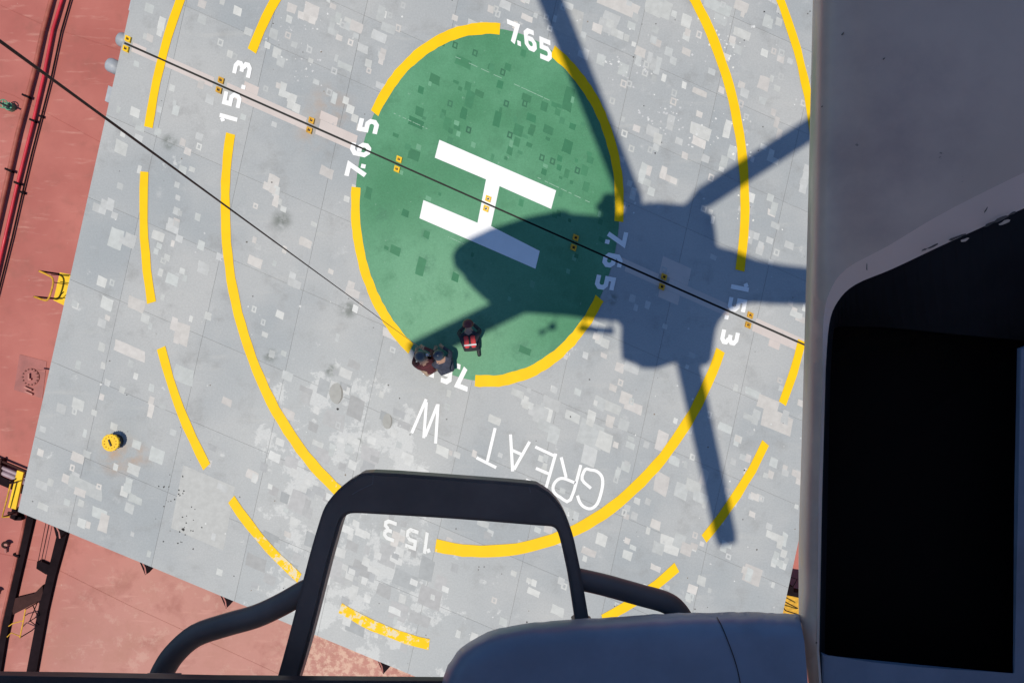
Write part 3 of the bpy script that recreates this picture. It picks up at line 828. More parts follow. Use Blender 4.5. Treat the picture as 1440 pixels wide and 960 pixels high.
# pipe bundle crossing to the left edge
for k, (dy, r, mt, lab) in enumerate(((0, .03, M['brown_steel'], 'thin brown pipe at the top of the bundle by the lower yellow ladder'),
                                      (9, .05, M['lilac_steel'], 'upper lilac grey pipe of the bundle by the lower yellow ladder'),
                                      (16, .06, M['lilac_steel'], 'lower lilac grey pipe, thickest of the bundle by the yellow ladder'))):
    t = thing('cross_pipe', lab, 'pipe', W(0, 648 + dy, ZD), 'pipe bundle at the lower left edge')
    bm = bmesh.new(); a, b = W(-60, 622 + dy, ZD + .15), W(60, 672 + dy, ZD + .15)
    tube(bm, [a, b], r, 10); obj('pipe', bm, mt, t, True)
    bm = bmesh.new(); c = a.lerp(b, .52); box(bm, Vector((c.x, c.y, ZD + .1)), (.05, r * 2 + .05, .2 + r), (u3, v3, Vector((0, 0, 1)))); obj('bracket', bm, M['brown_steel'], t)
bm = bmesh.new(); prism(bm, [W(-60, 643, ZD)[:2], W(60, 693, ZD)[:2], W(60, 705, ZD)[:2], W(-60, 655, ZD)[:2]][::-1], ZD, ZD + .05)
tag(obj('cable_tray', bm, M['dark_brown']), 'dark brown cable tray running below the lilac pipes', 'cable tray')
# lower yellow ladder
p = W(20, 690, ZD)
yl = thing('access_ladder', 'narrow yellow ladder at the lower left corner of the covers', 'ladder', p, 'yellow ladders beside the covers')
bm = bmesh.new(); prism(bm, [W(24, 661, -.9)[:2], W(33, 664, -.9)[:2], W(22, 716, -.9)[:2], W(11, 713, -.9)[:2]][::-1], -.96, -.9); obj('platform', bm, M['yellow_steel'], yl)
bm = bmesh.new(); rail_tube(bm, [(15, 680), (10, 700), (3, 727), (14, 726)], -.7, .018); obj('handrail', bm, M['amber_steel'], yl)
bm = bmesh.new()
for q in ((14, 676), (3, 727)):
    a = W(*q, -.72); tube(bm, [a, Vector((a.x, a.y, ZD))], .018, 6)
tube(bm, [W(15, 680, -.8), W(26, 677, -.8)], .014, 6)
obj('post', bm, M['brown_steel'], yl)
# corner cleat, hooks
p = W(22, 722, ZD + .3)
ct = thing('corner_cleat', 'dark steel cleat block at the bottom left corner of the covers', 'cleat', (p.x, p.y, ZD))
bm = bmesh.new(); box(bm, Vector((p.x, p.y, ZD + .2)), (.12, .22, .4), (u3, v3, Vector((0, 0, 1)))); box(bm, Vector((p.x + .05, p.y - .12, ZD + .15)), (.16, .08, .3)); obj('block', bm, M['dark_brown'], ct)
bm = bmesh.new(); tube(bm, [Vector((p.x - .1, p.y + .05, ZD + .43)), Vector((p.x + .12, p.y + .02, ZD + .43))], .035, 8); obj('pin', bm, M['brown_steel'], ct)
for k, (px, py, lab) in enumerate(((12, 764, 'brown lashing hook on the red deck left of the dark strips'), (-1, 830, 'lashing hook half out of the left picture border'))):
    p = W(px, py, ZD)
    hk = thing('lashing_hook', lab, 'hook', p, 'lashing hooks on the deck')
    bm = bmesh.new()
    tube(bm, [p + Vector((math.cos(a) * .075, math.sin(a) * .06, .12)) for a in [k2 * .5 for k2 in range(11)]], .03, 8); obj('eye', bm, M['brown_steel'], hk)
    bm = bmesh.new(); tube(bm, [p + Vector((-.02, -.08, .1)), p + Vector((-.03, -.2, .05))], .03, 8); disc_prism(bm, p, .05, ZD, ZD + .12, 8); obj('shank', bm, M['pink_steel'], hk)
# low near-black bars laid along the dark strips of the deck
def px_prism(bm, pts, z0, z1): prism(bm, [W(x, y, z1)[:2] for x, y in pts][::-1], z0, z1)
tr = thing('dark_strips', 'near-black strips on the deck below the bottom left corner of the covers', 'track', W(60, 840, ZD))
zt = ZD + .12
bm = bmesh.new(); px_prism(bm, [(43, 700), (54, 700), (26, 820), (8, 900), (-6, 985), (-16, 985), (-2, 898), (16, 815)], ZD, zt); obj('rail', bm, M['dark_brown'], tr)  # low bar along a dark strip
bm = bmesh.new(); px_prism(bm, [(74, 735), (96, 742), (90, 765), (77, 812), (66, 860), (48, 960), (34, 960), (54, 855), (62, 825), (68, 800), (79, 755)], ZD, zt + .003); obj('rail', bm, M['dark_brown'], tr)  # low bar along a dark strip
bm = bmesh.new(); px_prism(bm, [(16, 842), (48, 834), (60, 822), (60, 842), (18, 864)], ZD, zt - .004); obj('cross_bar', bm, M['brown_steel'], tr)
bm = bmesh.new(); px_prism(bm, [(52, 789), (56, 788), (72, 795), (69, 808), (64, 807), (51, 799)], ZD, zt - .006); obj('side_stub', bm, M['dark_brown'], tr)
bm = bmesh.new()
tube(bm, [W(66, 728, zt), W(53, 792, zt)], .008, 6); tube(bm, [W(71, 729, zt), W(58, 790, zt)], .008, 6); obj('thin_rods', bm, M['brown_steel'], tr)
# brown edge pipe down the left
deck_pipe('long pinkish brown pipe running down beside the dark strips', [(38, 715), (30, 755), (16, 815), (2, 875), (-8, 930)], ZD + .12, .035, M['pipe_brown'], [(24, 780)])
p = W(22, 880, ZD)
yr = thing('small_handrail', 'small amber handrail between the dark strips', 'handrail', p)
bm = bmesh.new(); rail_tube(bm, [(36, 856), (33, 872), (28, 896)], ZD + .5, .016); rail_tube(bm, [(33, 872), (18, 876), (12, 880)], ZD + .5, .012); rail_tube(bm, [(28, 894), (16, 889), (10, 895)], ZD + .5, .012); obj('rail', bm, M['amber_steel'], yr)
bm = bmesh.new()
for q in ((36, 856), (28, 896)):
    a = W(*q, ZD + .5); tube(bm, [a, Vector((a.x, a.y, ZD))], .014, 6)
rail_tube(bm, [(52, 848), (42, 872), (52, 880)], ZD + .2, .012); rail_tube(bm, [(46, 850), (53, 866), (40, 874)], ZD + .2, .012)
obj('post', bm, M['dark_brown'], yr)
# long weld ridges on the deck (pale seams)
for k, pts in enumerate((((-40, 770), (60, 790), (180, 850), (420, 960)), ((-60, -20), (60, 35), (180, 75)), ((-80, 100), (20, 135), (150, 205)))):
    bm = bmesh.new(); tube(bm, [W(x, y, ZD - .004) for x, y in pts], .012, 8)
    tag(obj('weld_ridge', bm, M['deck']), kind='structure')
# right edge: platform with dark box and wire
p = W(1125, 850, ZD)
rp_ = thing('access_ladder', 'amber ladder platform with black box at the right edge beside the helicopter', 'ladder', p, 'yellow ladders beside the covers')
bm = bmesh.new(); prism(bm, [W(1103, 836, -1.0)[:2], W(1160, 846, -1.0)[:2], W(1150, 884, -1.0)[:2], W(1088, 872, -1.0)[:2]][::-1], -1.05, -1.0); obj('platform', bm, M['amber_steel'], rp_)
bm = bmesh.new(); prism(bm, [W(1107, 823, -.9)[:2], W(1116, 825, -.9)[:2], W(1116, 832, -.9)[:2], W(1150, 838, -.9)[:2], W(1148, 846, -.9)[:2], W(1102, 835, -.9)[:2]][::-1], -1.3, -.9); obj('box', bm, M['dark_brown'], rp_)
bm = bmesh.new()
rail_tube(bm, [(1104, 835), (1101, 853), (1096, 864)], -.7, .014); rail_tube(bm, [(1101, 844), (1122, 855)], -.7, .012); rail_tube(bm, [(1101, 853), (1105, 858), (1124, 864)], -.7, .012)
rail_tube(bm, [(1109, 810), (1121, 814), (1115, 825)], -.8, .012)
obj('handrail', bm, M['dark_brown'], rp_)

# ------------------------------------------------------------------ hoist cable
hb = W(606, 500, .6)
hz = 18.75
htop = Vector((-.50, .43, hz))
hc = thing('hoist_cable', 'thin black hoist cable running from the men up to the helicopter', 'cable', hb)
k = (8.0 - hb.z) / (hz - hb.z)
mid = hb.lerp(htop, k)
bm = bmesh.new(); tube(bm, [mid, hb.lerp(htop, .7), htop], .0022, 8); obj('steel_wire', bm, M['rope'], hc)
bm = bmesh.new(); tube(bm, [hb, hb.lerp(mid, .5), mid], [.0075, .0065, .0045], 8); obj('tag_line', bm, M['rope'], hc)
bm = bmesh.new(); tube(bm, [hb + Vector((0, 0, .14)), hb + Vector((.01, 0, .02)), hb + Vector((.05, -.02, -.04)), hb + Vector((.08, -.03, .02))], .014, 8); obj('hook', bm, M['grey_steel'], hc)

# ------------------------------------------------------------------ people
def person(label, base, head_dir, jacket, trousers, helmet, pose, vest=None, scale=1.0):
    """crouched figure: one skinned surface, helmet and vest as children. head_dir: plan direction it faces"""
    t = thing('person', label, 'person', base, 'deck crew under the hoist')
    f = Vector((head_dir[0], head_dir[1], 0)).normalized(); s = Vector((-f.y, f.x, 0)); up = Vector((0, 0, 1))
    B = Vector(base)
    def P(a, b, c): return B + (f * a + s * b + up * c) * scale
    V, E, R, T = [], [], [], []
    def v(p, r, tg):
        V.append(p); R.append(r * scale); T.append(tg); return len(V) - 1
    def e(a, b): E.append((a, b))
    pel = v(P(*pose['pelvis']), .135, 2)
    sp = v(P(*pose['spine']), .13, 1); ch = v(P(*pose['chest']), .145, 1); nk = v(P(*pose['neck']), .062, 0)
    hd = v(P(*pose['head']), .095, 0); tp = v(P(*pose['crown']), .075, 0)
    for a, b in ((pel, sp), (sp, ch), (ch, nk), (nk, hd), (hd, tp)): e(a, b)
    for sd in (-1, 1):
        q = pose['arm'][0 if sd < 0 else 1]; l = pose['leg'][0 if sd < 0 else 1]
        sh = v(P(*q[0]), .075, 1); el = v(P(*q[1]), .055, 1); wr = v(P(*q[2]), .038, 1)
        d = (V[wr] - V[el]).normalized()
        pm = v(V[wr] + d * .07 * scale, .036, 0)
        e(ch, sh); e(sh, el); e(el, wr); e(wr, pm)
        lat = d.cross(up); lat = lat.normalized() if lat.length > .01 else s
        for k, (o, ln) in enumerate(((-.03, .075), (-.01, .09), (.01, .085), (.03, .07))):
            k1 = v(V[pm] + (d * .04 + lat * o) * scale, .011, 0)
            k2 = v(V[pm] + (d * (.04 + ln * .55) + lat * o * 1.15 - up * .012) * scale, .0095, 0)
            k3 = v(V[pm] + (d * (.04 + ln * .85) + lat * o * 1.15 - up * .04) * scale, .008, 0)
            e(pm, k1); e(k1, k2); e(k2, k3)
        t1 = v(V[wr] + (d * .045 + lat * .045 * sd) * scale, .012, 0); t2 = v(V[wr] + (d * .085 + lat * .065 * sd - up * .02) * scale, .009, 0)
        e(wr, t1); e(t1, t2)
        hp = v(P(*l[0]), .10, 2); kn = v(P(*l[1]), .075, 2); an = v(P(*l[2]), .05, 2); to = v(P(*l[3]), .045, 3)
        e(pel, hp); e(hp, kn); e(kn, an); e(an, to)
    me = bpy.data.meshes.new('body')
    me.from_pydata([p - B for p in V], E, [])
    o = bpy.data.objects.new('body', me); COL.objects.link(o)
    sk = o.modifiers.new('skin', 'SKIN')
    for k, d in enumerate(me.skin_vertices[0].data):
        d.radius = (R[k], R[k]); d.use_root = (k == pel)
    ss = o.modifiers.new('sub', 'SUBSURF'); ss.levels = 2; ss.render_levels = 2
    dg = bpy.context.evaluated_depsgraph_get()
    m2 = bpy.data.meshes.new_from_object(o.evaluated_get(dg))
    o.modifiers.clear()
    o.data = m2; bpy.data.meshes.remove(me); m2.name = 'body'
    m2.materials.clear()
    for mt in (M['skin'], jacket, trousers, M['black']): m2.materials.append(mt)
    segs = [(V[a] - B, V[b] - B, T[b] if T[b] != 0 or T[a] == 0 else 0) for a, b in E]
    for p in m2.polygons:
        c = p.center; best = (9, 1)
        for a, b, tg in segs:
            ab = b - a; k = max(0, min(1, (c - a).dot(ab) / max(ab.length_squared, 1e-9)))
            d = (c - a - ab * k).length
            if d < best[0]: best = (d, tg)
        p.material_index = best[1]; p.use_smooth = True
    o.parent = t
    # helmet
    h = V[hd]; cdir = (V[tp] - V[hd]).normalized()
    bm = bmesh.new(); bmesh.ops.create_uvsphere(bm, u_segments=16, v_segments=10, radius=.135 * scale)
    for q in list(bm.verts):
        if q.co.z < -.01: q.co.z = -.01 + (q.co.z + .01) * .1; q.co.x *= 1.08; q.co.y *= 1.08
    rot = cdir.to_track_quat('Z', 'Y').to_matrix().to_4x4()
    bmesh.ops.transform(bm, matrix=Matrix.Translation(h + cdir * .035 * scale) @ rot, verts=bm.verts)
    obj('helmet', bm, helmet, t, True)
    # eyes, nose and ears are tiny: a face relief plate on the head's front
    fd = (f * .8 - up * .6).normalized()
    bm = bmesh.new()
    for sd in (-1, 1):
        c = h + fd * .088 * scale + s * .032 * sd * scale
        bmesh.ops.create_icosphere(bm, subdivisions=1, radius=.012 * scale, matrix=Matrix.Translation(c))
    obj('eye', bm, M['black'], t)
    bm = bmesh.new(); bmesh.ops.create_icosphere(bm, subdivisions=1, radius=.018 * scale, matrix=Matrix.Translation(h + fd * .1 * scale - up * .03 * scale)); obj('nose', bm, M['skin'], t)
    if vest:
        a, b = V[sp], V[ch]
        ax = (b - a).normalized(); nrm = (s.cross(ax)).normalized()
        if nrm.z < 0: nrm = -nrm
        for sd in (-1, 1):
            bm = bmesh.new()
            for k in range(5):
                pass
            c0_, c1_ = a + s * .075 * sd * scale, b + s * .085 * sd * scale
            box(bm, (c0_ + c1_) / 2 + nrm * .135 * scale, (.11 * scale, (c1_ - c0_).length + .10 * scale, .05 * scale), (s, ax, nrm))
            bmesh.ops.bevel(bm, geom=bm.edges[:], offset=.015, segments=2, affect='EDGES')
            obj('vest_panel', bm, vest, t)
        bm = bmesh.new(); box(bm, (a + b) / 2 + nrm * .164 * scale - ax * .06, (.30 * scale, .035, .006), (s, ax, nrm)); obj('reflective_band', bm, M['band'], t)
    return t
M['skin'] = paint('skin', (0.42, 0.24, 0.16), .5, .05, 8)
M['maroon'] = paint('dark_red_cloth', (0.09, 0.016, 0.02), .85, .3, 12)
M['red_cloth'] = paint('bright_red_vest', (0.62, 0.05, 0.05), .7, .15, 10)
M['navy'] = paint('navy_cloth', (0.042, 0.046, 0.07), .85, .3, 12)
M['charcoal'] = paint('charcoal_cloth', (0.03, 0.03, 0.035), .85, .3, 12)
M['tan'] = paint('tan_cloth', (0.34, 0.24, 0.17), .8, .2, 12)
M['band'] = paint('reflective_band', (0.65, 0.65, 0.62), .4, .05, 8)
M['helmet_grey'] = paint('grey_helmet', (0.07, 0.075, 0.085), .35, .1, 8)
M['helmet_blue'] = paint('blue_grey_helmet', (0.045, 0.06, 0.085), .35, .1, 8)
M['helmet_red'] = paint('dark_red_helmet', (0.14, 0.02, 0.02), .35, .1, 8)
CROUCH = dict(pelvis=(-.12, 0, .36), spine=(-.02, 0, .52), chest=(.13, 0, .72), neck=(.22, 0, .86), head=(.29, 0, .95), crown=(.33, 0, 1.06),
              arm=[[(.13, -.2, .76), (.26, -.27, .52), (.44, -.14, .36)], [(.13, .2, .76), (.26, .27, .52), (.44, .12, .36)]],
              leg=[[(-.12, -.12, .36), (.24, -.2, .46), (.0, -.18, .09), (.17, -.2, .05)], [(-.12, .12, .36), (.22, .2, .42), (.0, .17, .09), (.17, .2, .05)]])
KNEEL = dict(pelvis=(-.1, 0, .34), spine=(.02, 0, .5), chest=(.22, 0, .62), neck=(.36, 0, .68), head=(.44, 0, .74), crown=(.53, 0, .80),
             arm=[[(.2, -.2, .64), (.30, -.26, .40), (.46, -.12, .26)], [(.2, .2, .64), (.3, .26, .40), (.46, .1, .24)]],
             leg=[[(-.1, -.12, .32), (.18, -.17, .08), (-.2, -.16, .07), (-.34, -.17, .05)], [(-.1, .12, .32), (.2, .2, .40), (.08, .19, .09), (.24, .2, .05)]])
GZ = .009
p = W(607, 509); person('person in dark red jacket and tan trousers crouching at the hoist cable', (p.x - .02, p.y - .08, GZ), (-.45, .75), M['maroon'], M['tan'], M['helmet_grey'], CROUCH, scale=.86)
p = W(626, 510); person('person in navy grey overalls bending over beside the man in dark red', (p.x + .02, p.y - .06, GZ), (-.35, .9), M['navy'], M['navy'], M['helmet_blue'], CROUCH, scale=.84)
p = W(663, 480); person('person in bright red vest kneeling on the green paint in the blade shadow', (p.x, p.y - .05, GZ), (-.1, 1), M['charcoal'], M['charcoal'], M['helmet_red'], KNEEL, vest=M['red_cloth'], scale=.86)

# ------------------------------------------------------------------ helicopter
ZR = 18.75
def gloss(name, c, rough, var=.08, worn=None, coat=.3, scale=3):
    m = paint(name, c, rough, var, scale, bumpy=0.03)
    b = m.node_tree.nodes['Principled BSDF']
    b.inputs['Coat Weight'].default_value = coat
    b.inputs['Coat Roughness'].default_value = .12
    return m
M['heli'] = gloss('white_fuselage_paint', (0.78, 0.77, 0.75), .35)
M['sponson'] = gloss('blue_grey_sponson_paint', (0.17, 0.245, 0.36), .45, .15, coat=.1, scale=7)
M['step'] = gloss('black_step_paint', (0.125, 0.117, 0.112), .5, .2, coat=.1, scale=9)
M['panel'] = gloss('warm_grey_panel_paint', (0.70, 0.57, 0.46), .34, coat=.14)
def grime(m, dark, scale, lo, hi, amt):
    nt = m.node_tree; b = nt.nodes['Principled BSDF']
    src = b.inputs['Base Color'].links[0].from_socket
    pos = N(nt, 'ShaderNodeNewGeometry').outputs['Position']
    nt.links.new(mix(nt, ramp(nt, noise_n(nt, pos, scale, 7, 0.62), lo, hi, 0, amt), src, dark), b.inputs['Base Color'])
    return m
grime(M['panel'], (0.36, 0.27, 0.25), 3.2, .42, .72, .7)
grime(M['panel'], (0.12, 0.11, 0.10), 60, .70, .74, .7)
grime(M['sponson'], (0.11, 0.14, 0.18), 6, .5, .75, .6)
grime(M['sponson'], (0.35, 0.36, 0.38), 28, .70, .74, .5)
grime(M['step'], (0.2, 0.2, 0.2), 40, .70, .76, .5)
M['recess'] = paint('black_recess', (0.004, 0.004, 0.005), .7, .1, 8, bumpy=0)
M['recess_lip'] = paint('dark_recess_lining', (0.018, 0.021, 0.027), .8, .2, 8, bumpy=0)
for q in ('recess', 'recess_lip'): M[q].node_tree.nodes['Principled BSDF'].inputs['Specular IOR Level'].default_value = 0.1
M['lip'] = gloss('lip_lit_paint', (0.86, 0.72, 0.62), .4, coat=.1)  # paler than the panel paint: light on the tilted lip put into its colour
M['sill'] = paint('dark_sill', (0.02, 0.024, 0.034), .45, .2, 8)
M['rotor'] = paint('rotor_blade', (0.06, 0.06, 0.065), .5)
hel = thing('helicopter', 'grey helicopter the picture is taken from, with black boarding step and blue grey sponson', 'helicopter', (0, -1.5, 16.5))
sil = [(640,355),(645,345),(660,335),(690,321),(740,305),(780,297),(790,295),(800,300),(840,303),(866,305),(872,300),(885,289),(900,286),(925,284),(960,287),(985,292),(1000,300),(1004,322),(1006,345),(1010,348),(1030,353),(1060,366),(1100,374),(1135,378),(1300,392),(1420,400),(1420,426),(1300,424),(1135,427),(1090,426),(1060,424),(1040,429),(1025,437),(1012,452),(1006,466),(1003,485),(1000,508),(995,513),(975,515),(955,509),(945,511),(925,518),(905,517),(895,511),(878,505),(877,480),(878,460),(870,451),(845,449),(800,443),(760,440),(742,439),(720,433),(690,424),(680,416),(668,404),(655,385),(643,372)]
def cline(x): return 357 + (x - 640) * 0.092
def level(pts, z, k, zref=ZR, kx=1.0):
    out = []
    for x, y in pts:
        c = cline(x)
        p = SH(860 + (x - 860) * kx, c + (y - c) * k, zref)
        out.append(Vector((p.x, p.y, z)))
    return out
def loft(bm, loops):
    rows = [[bm.verts.new(p) for p in L] for L in loops]
    n = len(rows[0])
    for a, b in zip(rows, rows[1:]):
        for k in range(n): bm.faces.new((a[k], a[(k+1) % n], b[(k+1) % n], b[k]))
    for L, rev in ((rows[0], True), (rows[-1], False)):
        f = bm.faces.new(L[::-1] if rev else L)
        f.normal_update()
        bmesh.ops.triangulate(bm, faces=[f], ngon_method='EAR_CLIP')
bm = bmesh.new()
loft(bm, [level(sil, 18.32, .93), level(sil, 18.5, .99), level(sil, 18.75, 1.0), level(sil, 19.1, .96, kx=.99), level(sil, 19.5, .8, kx=.97), level(sil, 19.8, .5, kx=.93)])
obj('fuselage', bm, M['heli'], hel, False)
hull = [(655,357),(668,335),(700,322),(760,308),(850,306),(940,315),(1000,345),(1060,372),(1060,420),(1000,446),(940,452),(850,447),(760,436),(700,422),(668,400)]
bm = bmesh.new()
loft(bm, [level(hull, 16.7, .42, kx=.9), level(hull, 16.95, .52, kx=.95), level(hull, 17.5, .62), level(hull, 18.1, .74), level(hull, 18.33, .9)])
obj('belly', bm, M['heli'], hel, True)
# rotor
ZB = 20.3
hubp = SH(925, 342, ZB)
bm = bmesh.new(); disc_prism(bm, hubp, .16, 19.7, ZB + .1, 14); disc_prism(bm, hubp, .42, ZB - .08, ZB + .06, 18); obj('rotor_hub', bm, M['rotor'], hel)
for (a, b, w0, w1) in (((938, 372), (1023, 766), 35, 31), ((880, 352), (579, 499), 36, 34), ((908, 332), (738, -92), 33, 35), ((955, 300), (1238, 119), 32, 32)):
    A, Bq = Vector(a), Vector(b); t = (Bq - A).normalized(); n2 = Vector((-t.y, t.x))
    L = (Bq - A).length
    out = []
    prof = [(0, .45), (.06, .5), (.12, 1.0), (.97, 1.0), (1.0, .82)]
    for k, w in prof: out.append(A + t * L * k + n2 * (w0 + (w1 - w0) * k) / 2 * w)
    for k, w in prof[::-1]: out.append(A + t * L * k - n2 * (w0 + (w1 - w0) * k) / 2 * w)
    bm = bmesh.new(); prism(bm, [SH(q.x, q.y, ZB)[:2] for q in out][::-1], ZB - .02, ZB + .02); obj('rotor_blade', bm, M['rotor'], hel)
# hoist over the door, port step bar, port light, tail fin
bm = bmesh.new(); prism(bm, [SH(x, y, 18.9)[:2] for x, y in ((849, 273), (865, 273), (864, 283), (868, 308), (848, 308), (847, 296), (841, 294), (841, 285), (848, 283))][::-1], 18.6, 19.1, .02)
obj('rescue_hoist', bm, M['step'], hel)
bm = bmesh.new()
tube(bm, [SH(814, 461, 17.6), SH(863, 466, 17.6)], .075, 8)
for x, y in ((820, 446), (858, 452)): tube(bm, [SH(x + 2, y + 14, 17.6), SH(x, y - 6, 18.5)], .025, 6)
obj('port_step', bm, M['step'], hel)
bm = bmesh.new()
c1, c2 = SH(777, 459, 17.7), SH(762, 467, 17.7)
for c, r in ((c1, .09), (c2, .065)): bmesh.ops.create_icosphere(bm, subdivisions=2, radius=r, matrix=Matrix.Translation(c))
tube(bm, [c1, c2], .03, 6); tube(bm, [c1, SH(785, 437, 18.5)], .012, 6)
obj('port_mirror', bm, M['step'], hel)
bm = bmesh.new(); prism(bm, [SH(x, y, 19)[:2] for x, y in ((1340, 408), (1410, 408), (1420, 416), (1340, 416))][::-1], 19.2, 21.2); obj('tail_fin', bm, M['heli'], hel)

# boarding step: flat-topped frame
DS = 1.12
outer = [(380, 985), (404, 900), (432, 790), (447, 738), (456, 713), (470, 694), (484, 681), (500, 671), (524, 664.5), (640, 672), (742, 680), (760, 685), (778, 698), (793, 719), (805, 750), (812, 780), (818, 810), (830, 880)]
inner = [(410, 985), (434, 905), (462, 795), (474, 752), (478, 738), (482, 729), (488, 724), (497, 722), (524, 723), (640, 730), (752, 739), (768, 740), (779, 742), (785, 750), (791, 772), (796, 795), (800, 815), (810, 880)]
def strip_prism(name, outer, inner, d, th, mat, parent, bev=.004):
    bm = bmesh.new()
    ot = [bm.verts.new(F(x, y, d)) for x, y in outer]; it = [bm.verts.new(F(x, y, d)) for x, y in inner]
    dn = Vector((0, 0, -th))
    ob = [bm.verts.new(v.co + dn) for v in ot]; ib = [bm.verts.new(v.co + dn) for v in it]
    for k in range(len(ot) - 1):
        bm.faces.new((ot[k], ot[k+1], it[k+1], it[k])); bm.faces.new((ob[k], ib[k], ib[k+1], ob[k+1]))
        bm.faces.new((ot[k], ob[k], ob[k+1], ot[k+1])); bm.faces.new((it[k], it[k+1], ib[k+1], ib[k]))
    for k in (0, -1): bm.faces.new((ot[k], it[k], ib[k], ob[k]))
    bm.normal_update()
    es = [e for e in bm.edges if len(e.link_faces) == 2 and e.calc_face_angle(0) > 1.0]
    bmesh.ops.bevel(bm, geom=es, offset=bev, segments=2, affect='EDGES')
    return obj(name, bm, mat, parent, False)
def dense(ps): return catmull([(x, y, 0) for x, y in ps], 3)
fo = [(q.x, q.y) for q in dense(outer)]; fi = [(q.x, q.y) for q in dense(inner)]
step = strip_prism('boarding_step', fo, fi, DS, .035, M['step'], hel)
M['scratch'] = paint('bare_scratch', (0.16, 0.17, 0.19), .5, .2, 20)
def scratch(pts, w, d, parent, mat=None):
    bm = bmesh.new()
    for f in ribbon(pts, w): poly(bm, [F(q.x, q.y, d) for q in f])
    o = obj('weld_mark', bm, mat or M['scratch'], parent)
    for p in o.data.polygons:
        if p.normal.z < 0: p.flip()
scratch([(525, 667), (524, 680), (515, 684), (505, 689), (495, 695)], 1.3, DS - .001, step)
scratch([(744, 683), (746, 692)], 1.2, DS - .001, step)
bm = bmesh.new()
tube(bm, [F(q.x, q.y, DS + .02 - q.z) for q in catmull([(222, 962, .0), (230, 942, 0), (246, 918, 0), (275, 893, 0), (318, 878, 0), (360, 866, 0), (395, 850, 0), (425, 833, 0), (440, 826, 0)], 4)], .0155, 14)
obj('step_brace', bm, M['step'], hel, True)
bm = bmesh.new()
tube(bm, [F(q.x, q.y, DS + .02) for q in catmull([(806, 812, 0), (850, 822, 0), (900, 836, 0), (935, 846, 0), (952, 858, 0), (964, 878, 0), (970, 905, 0)], 4)], .0145, 14)
obj('step_brace', bm, M['step'], hel, True)
bm = bmesh.new(); prism(bm, [F(x, y, DS - .03)[:2] for x, y in ((204, 949), (252, 949), (252, 975), (204, 975))][::-1], HC - DS + .022, HC - DS + .03, .002); obj('brace_flange', bm, M['step'], hel)
bm = bmesh.new(); prism(bm, [F(x, y, DS - .07)[:2] for x, y in ((-80, 949), (100, 951), (300, 955), (640, 958), (640, 1060), (-80, 1060))][::-1], HC - DS + .055, HC - DS + .07, .003, 2); obj('door_sill', bm, M['sill'], hel)
# sponson, two skins with a seam
DP = .95
def skin_panel(name, pts, d, mat, th=.25):
    """padded skin: rounded shoulder falling away outside"""
    P = [Vector((x, y)) for x, y in pts]
    bm = bmesh.new(); prism(bm, [F(q.x, q.y, d)[:2] for q in P][::-1], HC - d - th, HC - d, .022, 5)
    return obj(name, bm, mat, hel, True)
edge = [(q.x, q.y) for q in catmull([(618, 985, 0), (622, 960, 0), (630, 935, 0), (648, 911, 0), (672, 895, 0), (702, 883, 0), (740, 876, 0), (790, 871.5, 0), (860, 867, 0), (920, 863, 0), (965, 861, 0), (1003, 860.5, 0)], 4)]
seam = [(1022, 890), (1033, 925), (1042, 960), (1050, 1010), (1055, 1100)]
edge = edge + [(q.x, q.y) for q in catmull([(1003, 860.5, 0), (1045, 860, 0), (1085, 861, 0), (1124, 863, 0)], 6)][1:]
random.seed(21)
edge = [(x + random.uniform(-.5, .5), y + random.uniform(-.7, .7)) for x, y in edge]
from mathutils.geometry import delaunay_2d_cdt
def seg_d(p, a, b):
    ab = b - a; k = max(0, min(1, (p - a).dot(ab) / ab.length_squared))
    return (p - a - ab * k).length
def pin(pt, pg):
    c = False
    for i in range(len(pg)):
        (x1, y1), (x2, y2) = pg[i], pg[i-1]
        if (y1 > pt[1]) != (y2 > pt[1]) and pt[0] < (x2 - x1) * (pt[1] - y1) / (y2 - y1) + x1: c = not c
    return c
EV = [Vector(p) for p in [(612, 1140)] + edge]
def shoulder(p):
    p = Vector(p)
    d = min(seg_d(p, a, b) for a, b in zip(EV, EV[1:]))
    dent = .0022 * noise.noise(Vector((p.x * .03, p.y * .05, 2.0))) * math.exp(-d / 22.0)
    return .045 * math.exp(-d / 5.0) + .02 * math.exp(-d / 24.0) + .008 * math.exp(-d / 70.0) + dent
bnd = [(p.x, p.y) for p in EV] + [(1131, 900), (1136, 960), (1140, 1140)]
pts2 = [Vector(p) for p in bnd]; nb = len(pts2)
y = 862
while y < 1130:
    x = 612
    while x < 1138:
        q = Vector((x + random.uniform(-1, 1), y + random.uniform(-1, 1)))
        if pin(q, bnd) and min(seg_d(q, a, b) for a, b in zip(EV, EV[1:])) > 1.2: pts2.append(q)
        x += 5 if y < 905 or x < 720 else 11
    y += 3 if y < 905 else 7
vs2, _, fs2, *_r = delaunay_2d_cdt(pts2, [(k, (k + 1) % nb) for k in range(nb)], [], 1, 1e-4)
bm = bmesh.new()
vv2 = [bm.verts.new(F(p.x, p.y, DP + shoulder(p))) for p in vs2]
for f in fs2:
    try: bm.faces.new([vv2[k] for k in f])
    except ValueError: pass
top_ = [vv2[k] for k in range(len(EV))]
low_ = [bm.verts.new(F(p.x, p.y, DP + .25)) for p in EV]
for k in range(len(EV) - 1): bm.faces.new((top_[k], top_[k+1], low_[k+1], low_[k]))
sp = obj('sponson_skin', bm, M['sponson'], hel, True)
bm = bmesh.new()
sq = [(q.x, q.y) for q in catmull([(1008, 867, 0), (1015, 880, 0), (1024, 902, 0), (1034, 930, 0), (1041, 960, 0), (1048, 1010, 0), (1053, 1100, 0)], 4)]
for f in ribbon(sq, 1.5): poly(bm, [F(q.x, q.y, DP - .0012 + shoulder(q)) for q in f])
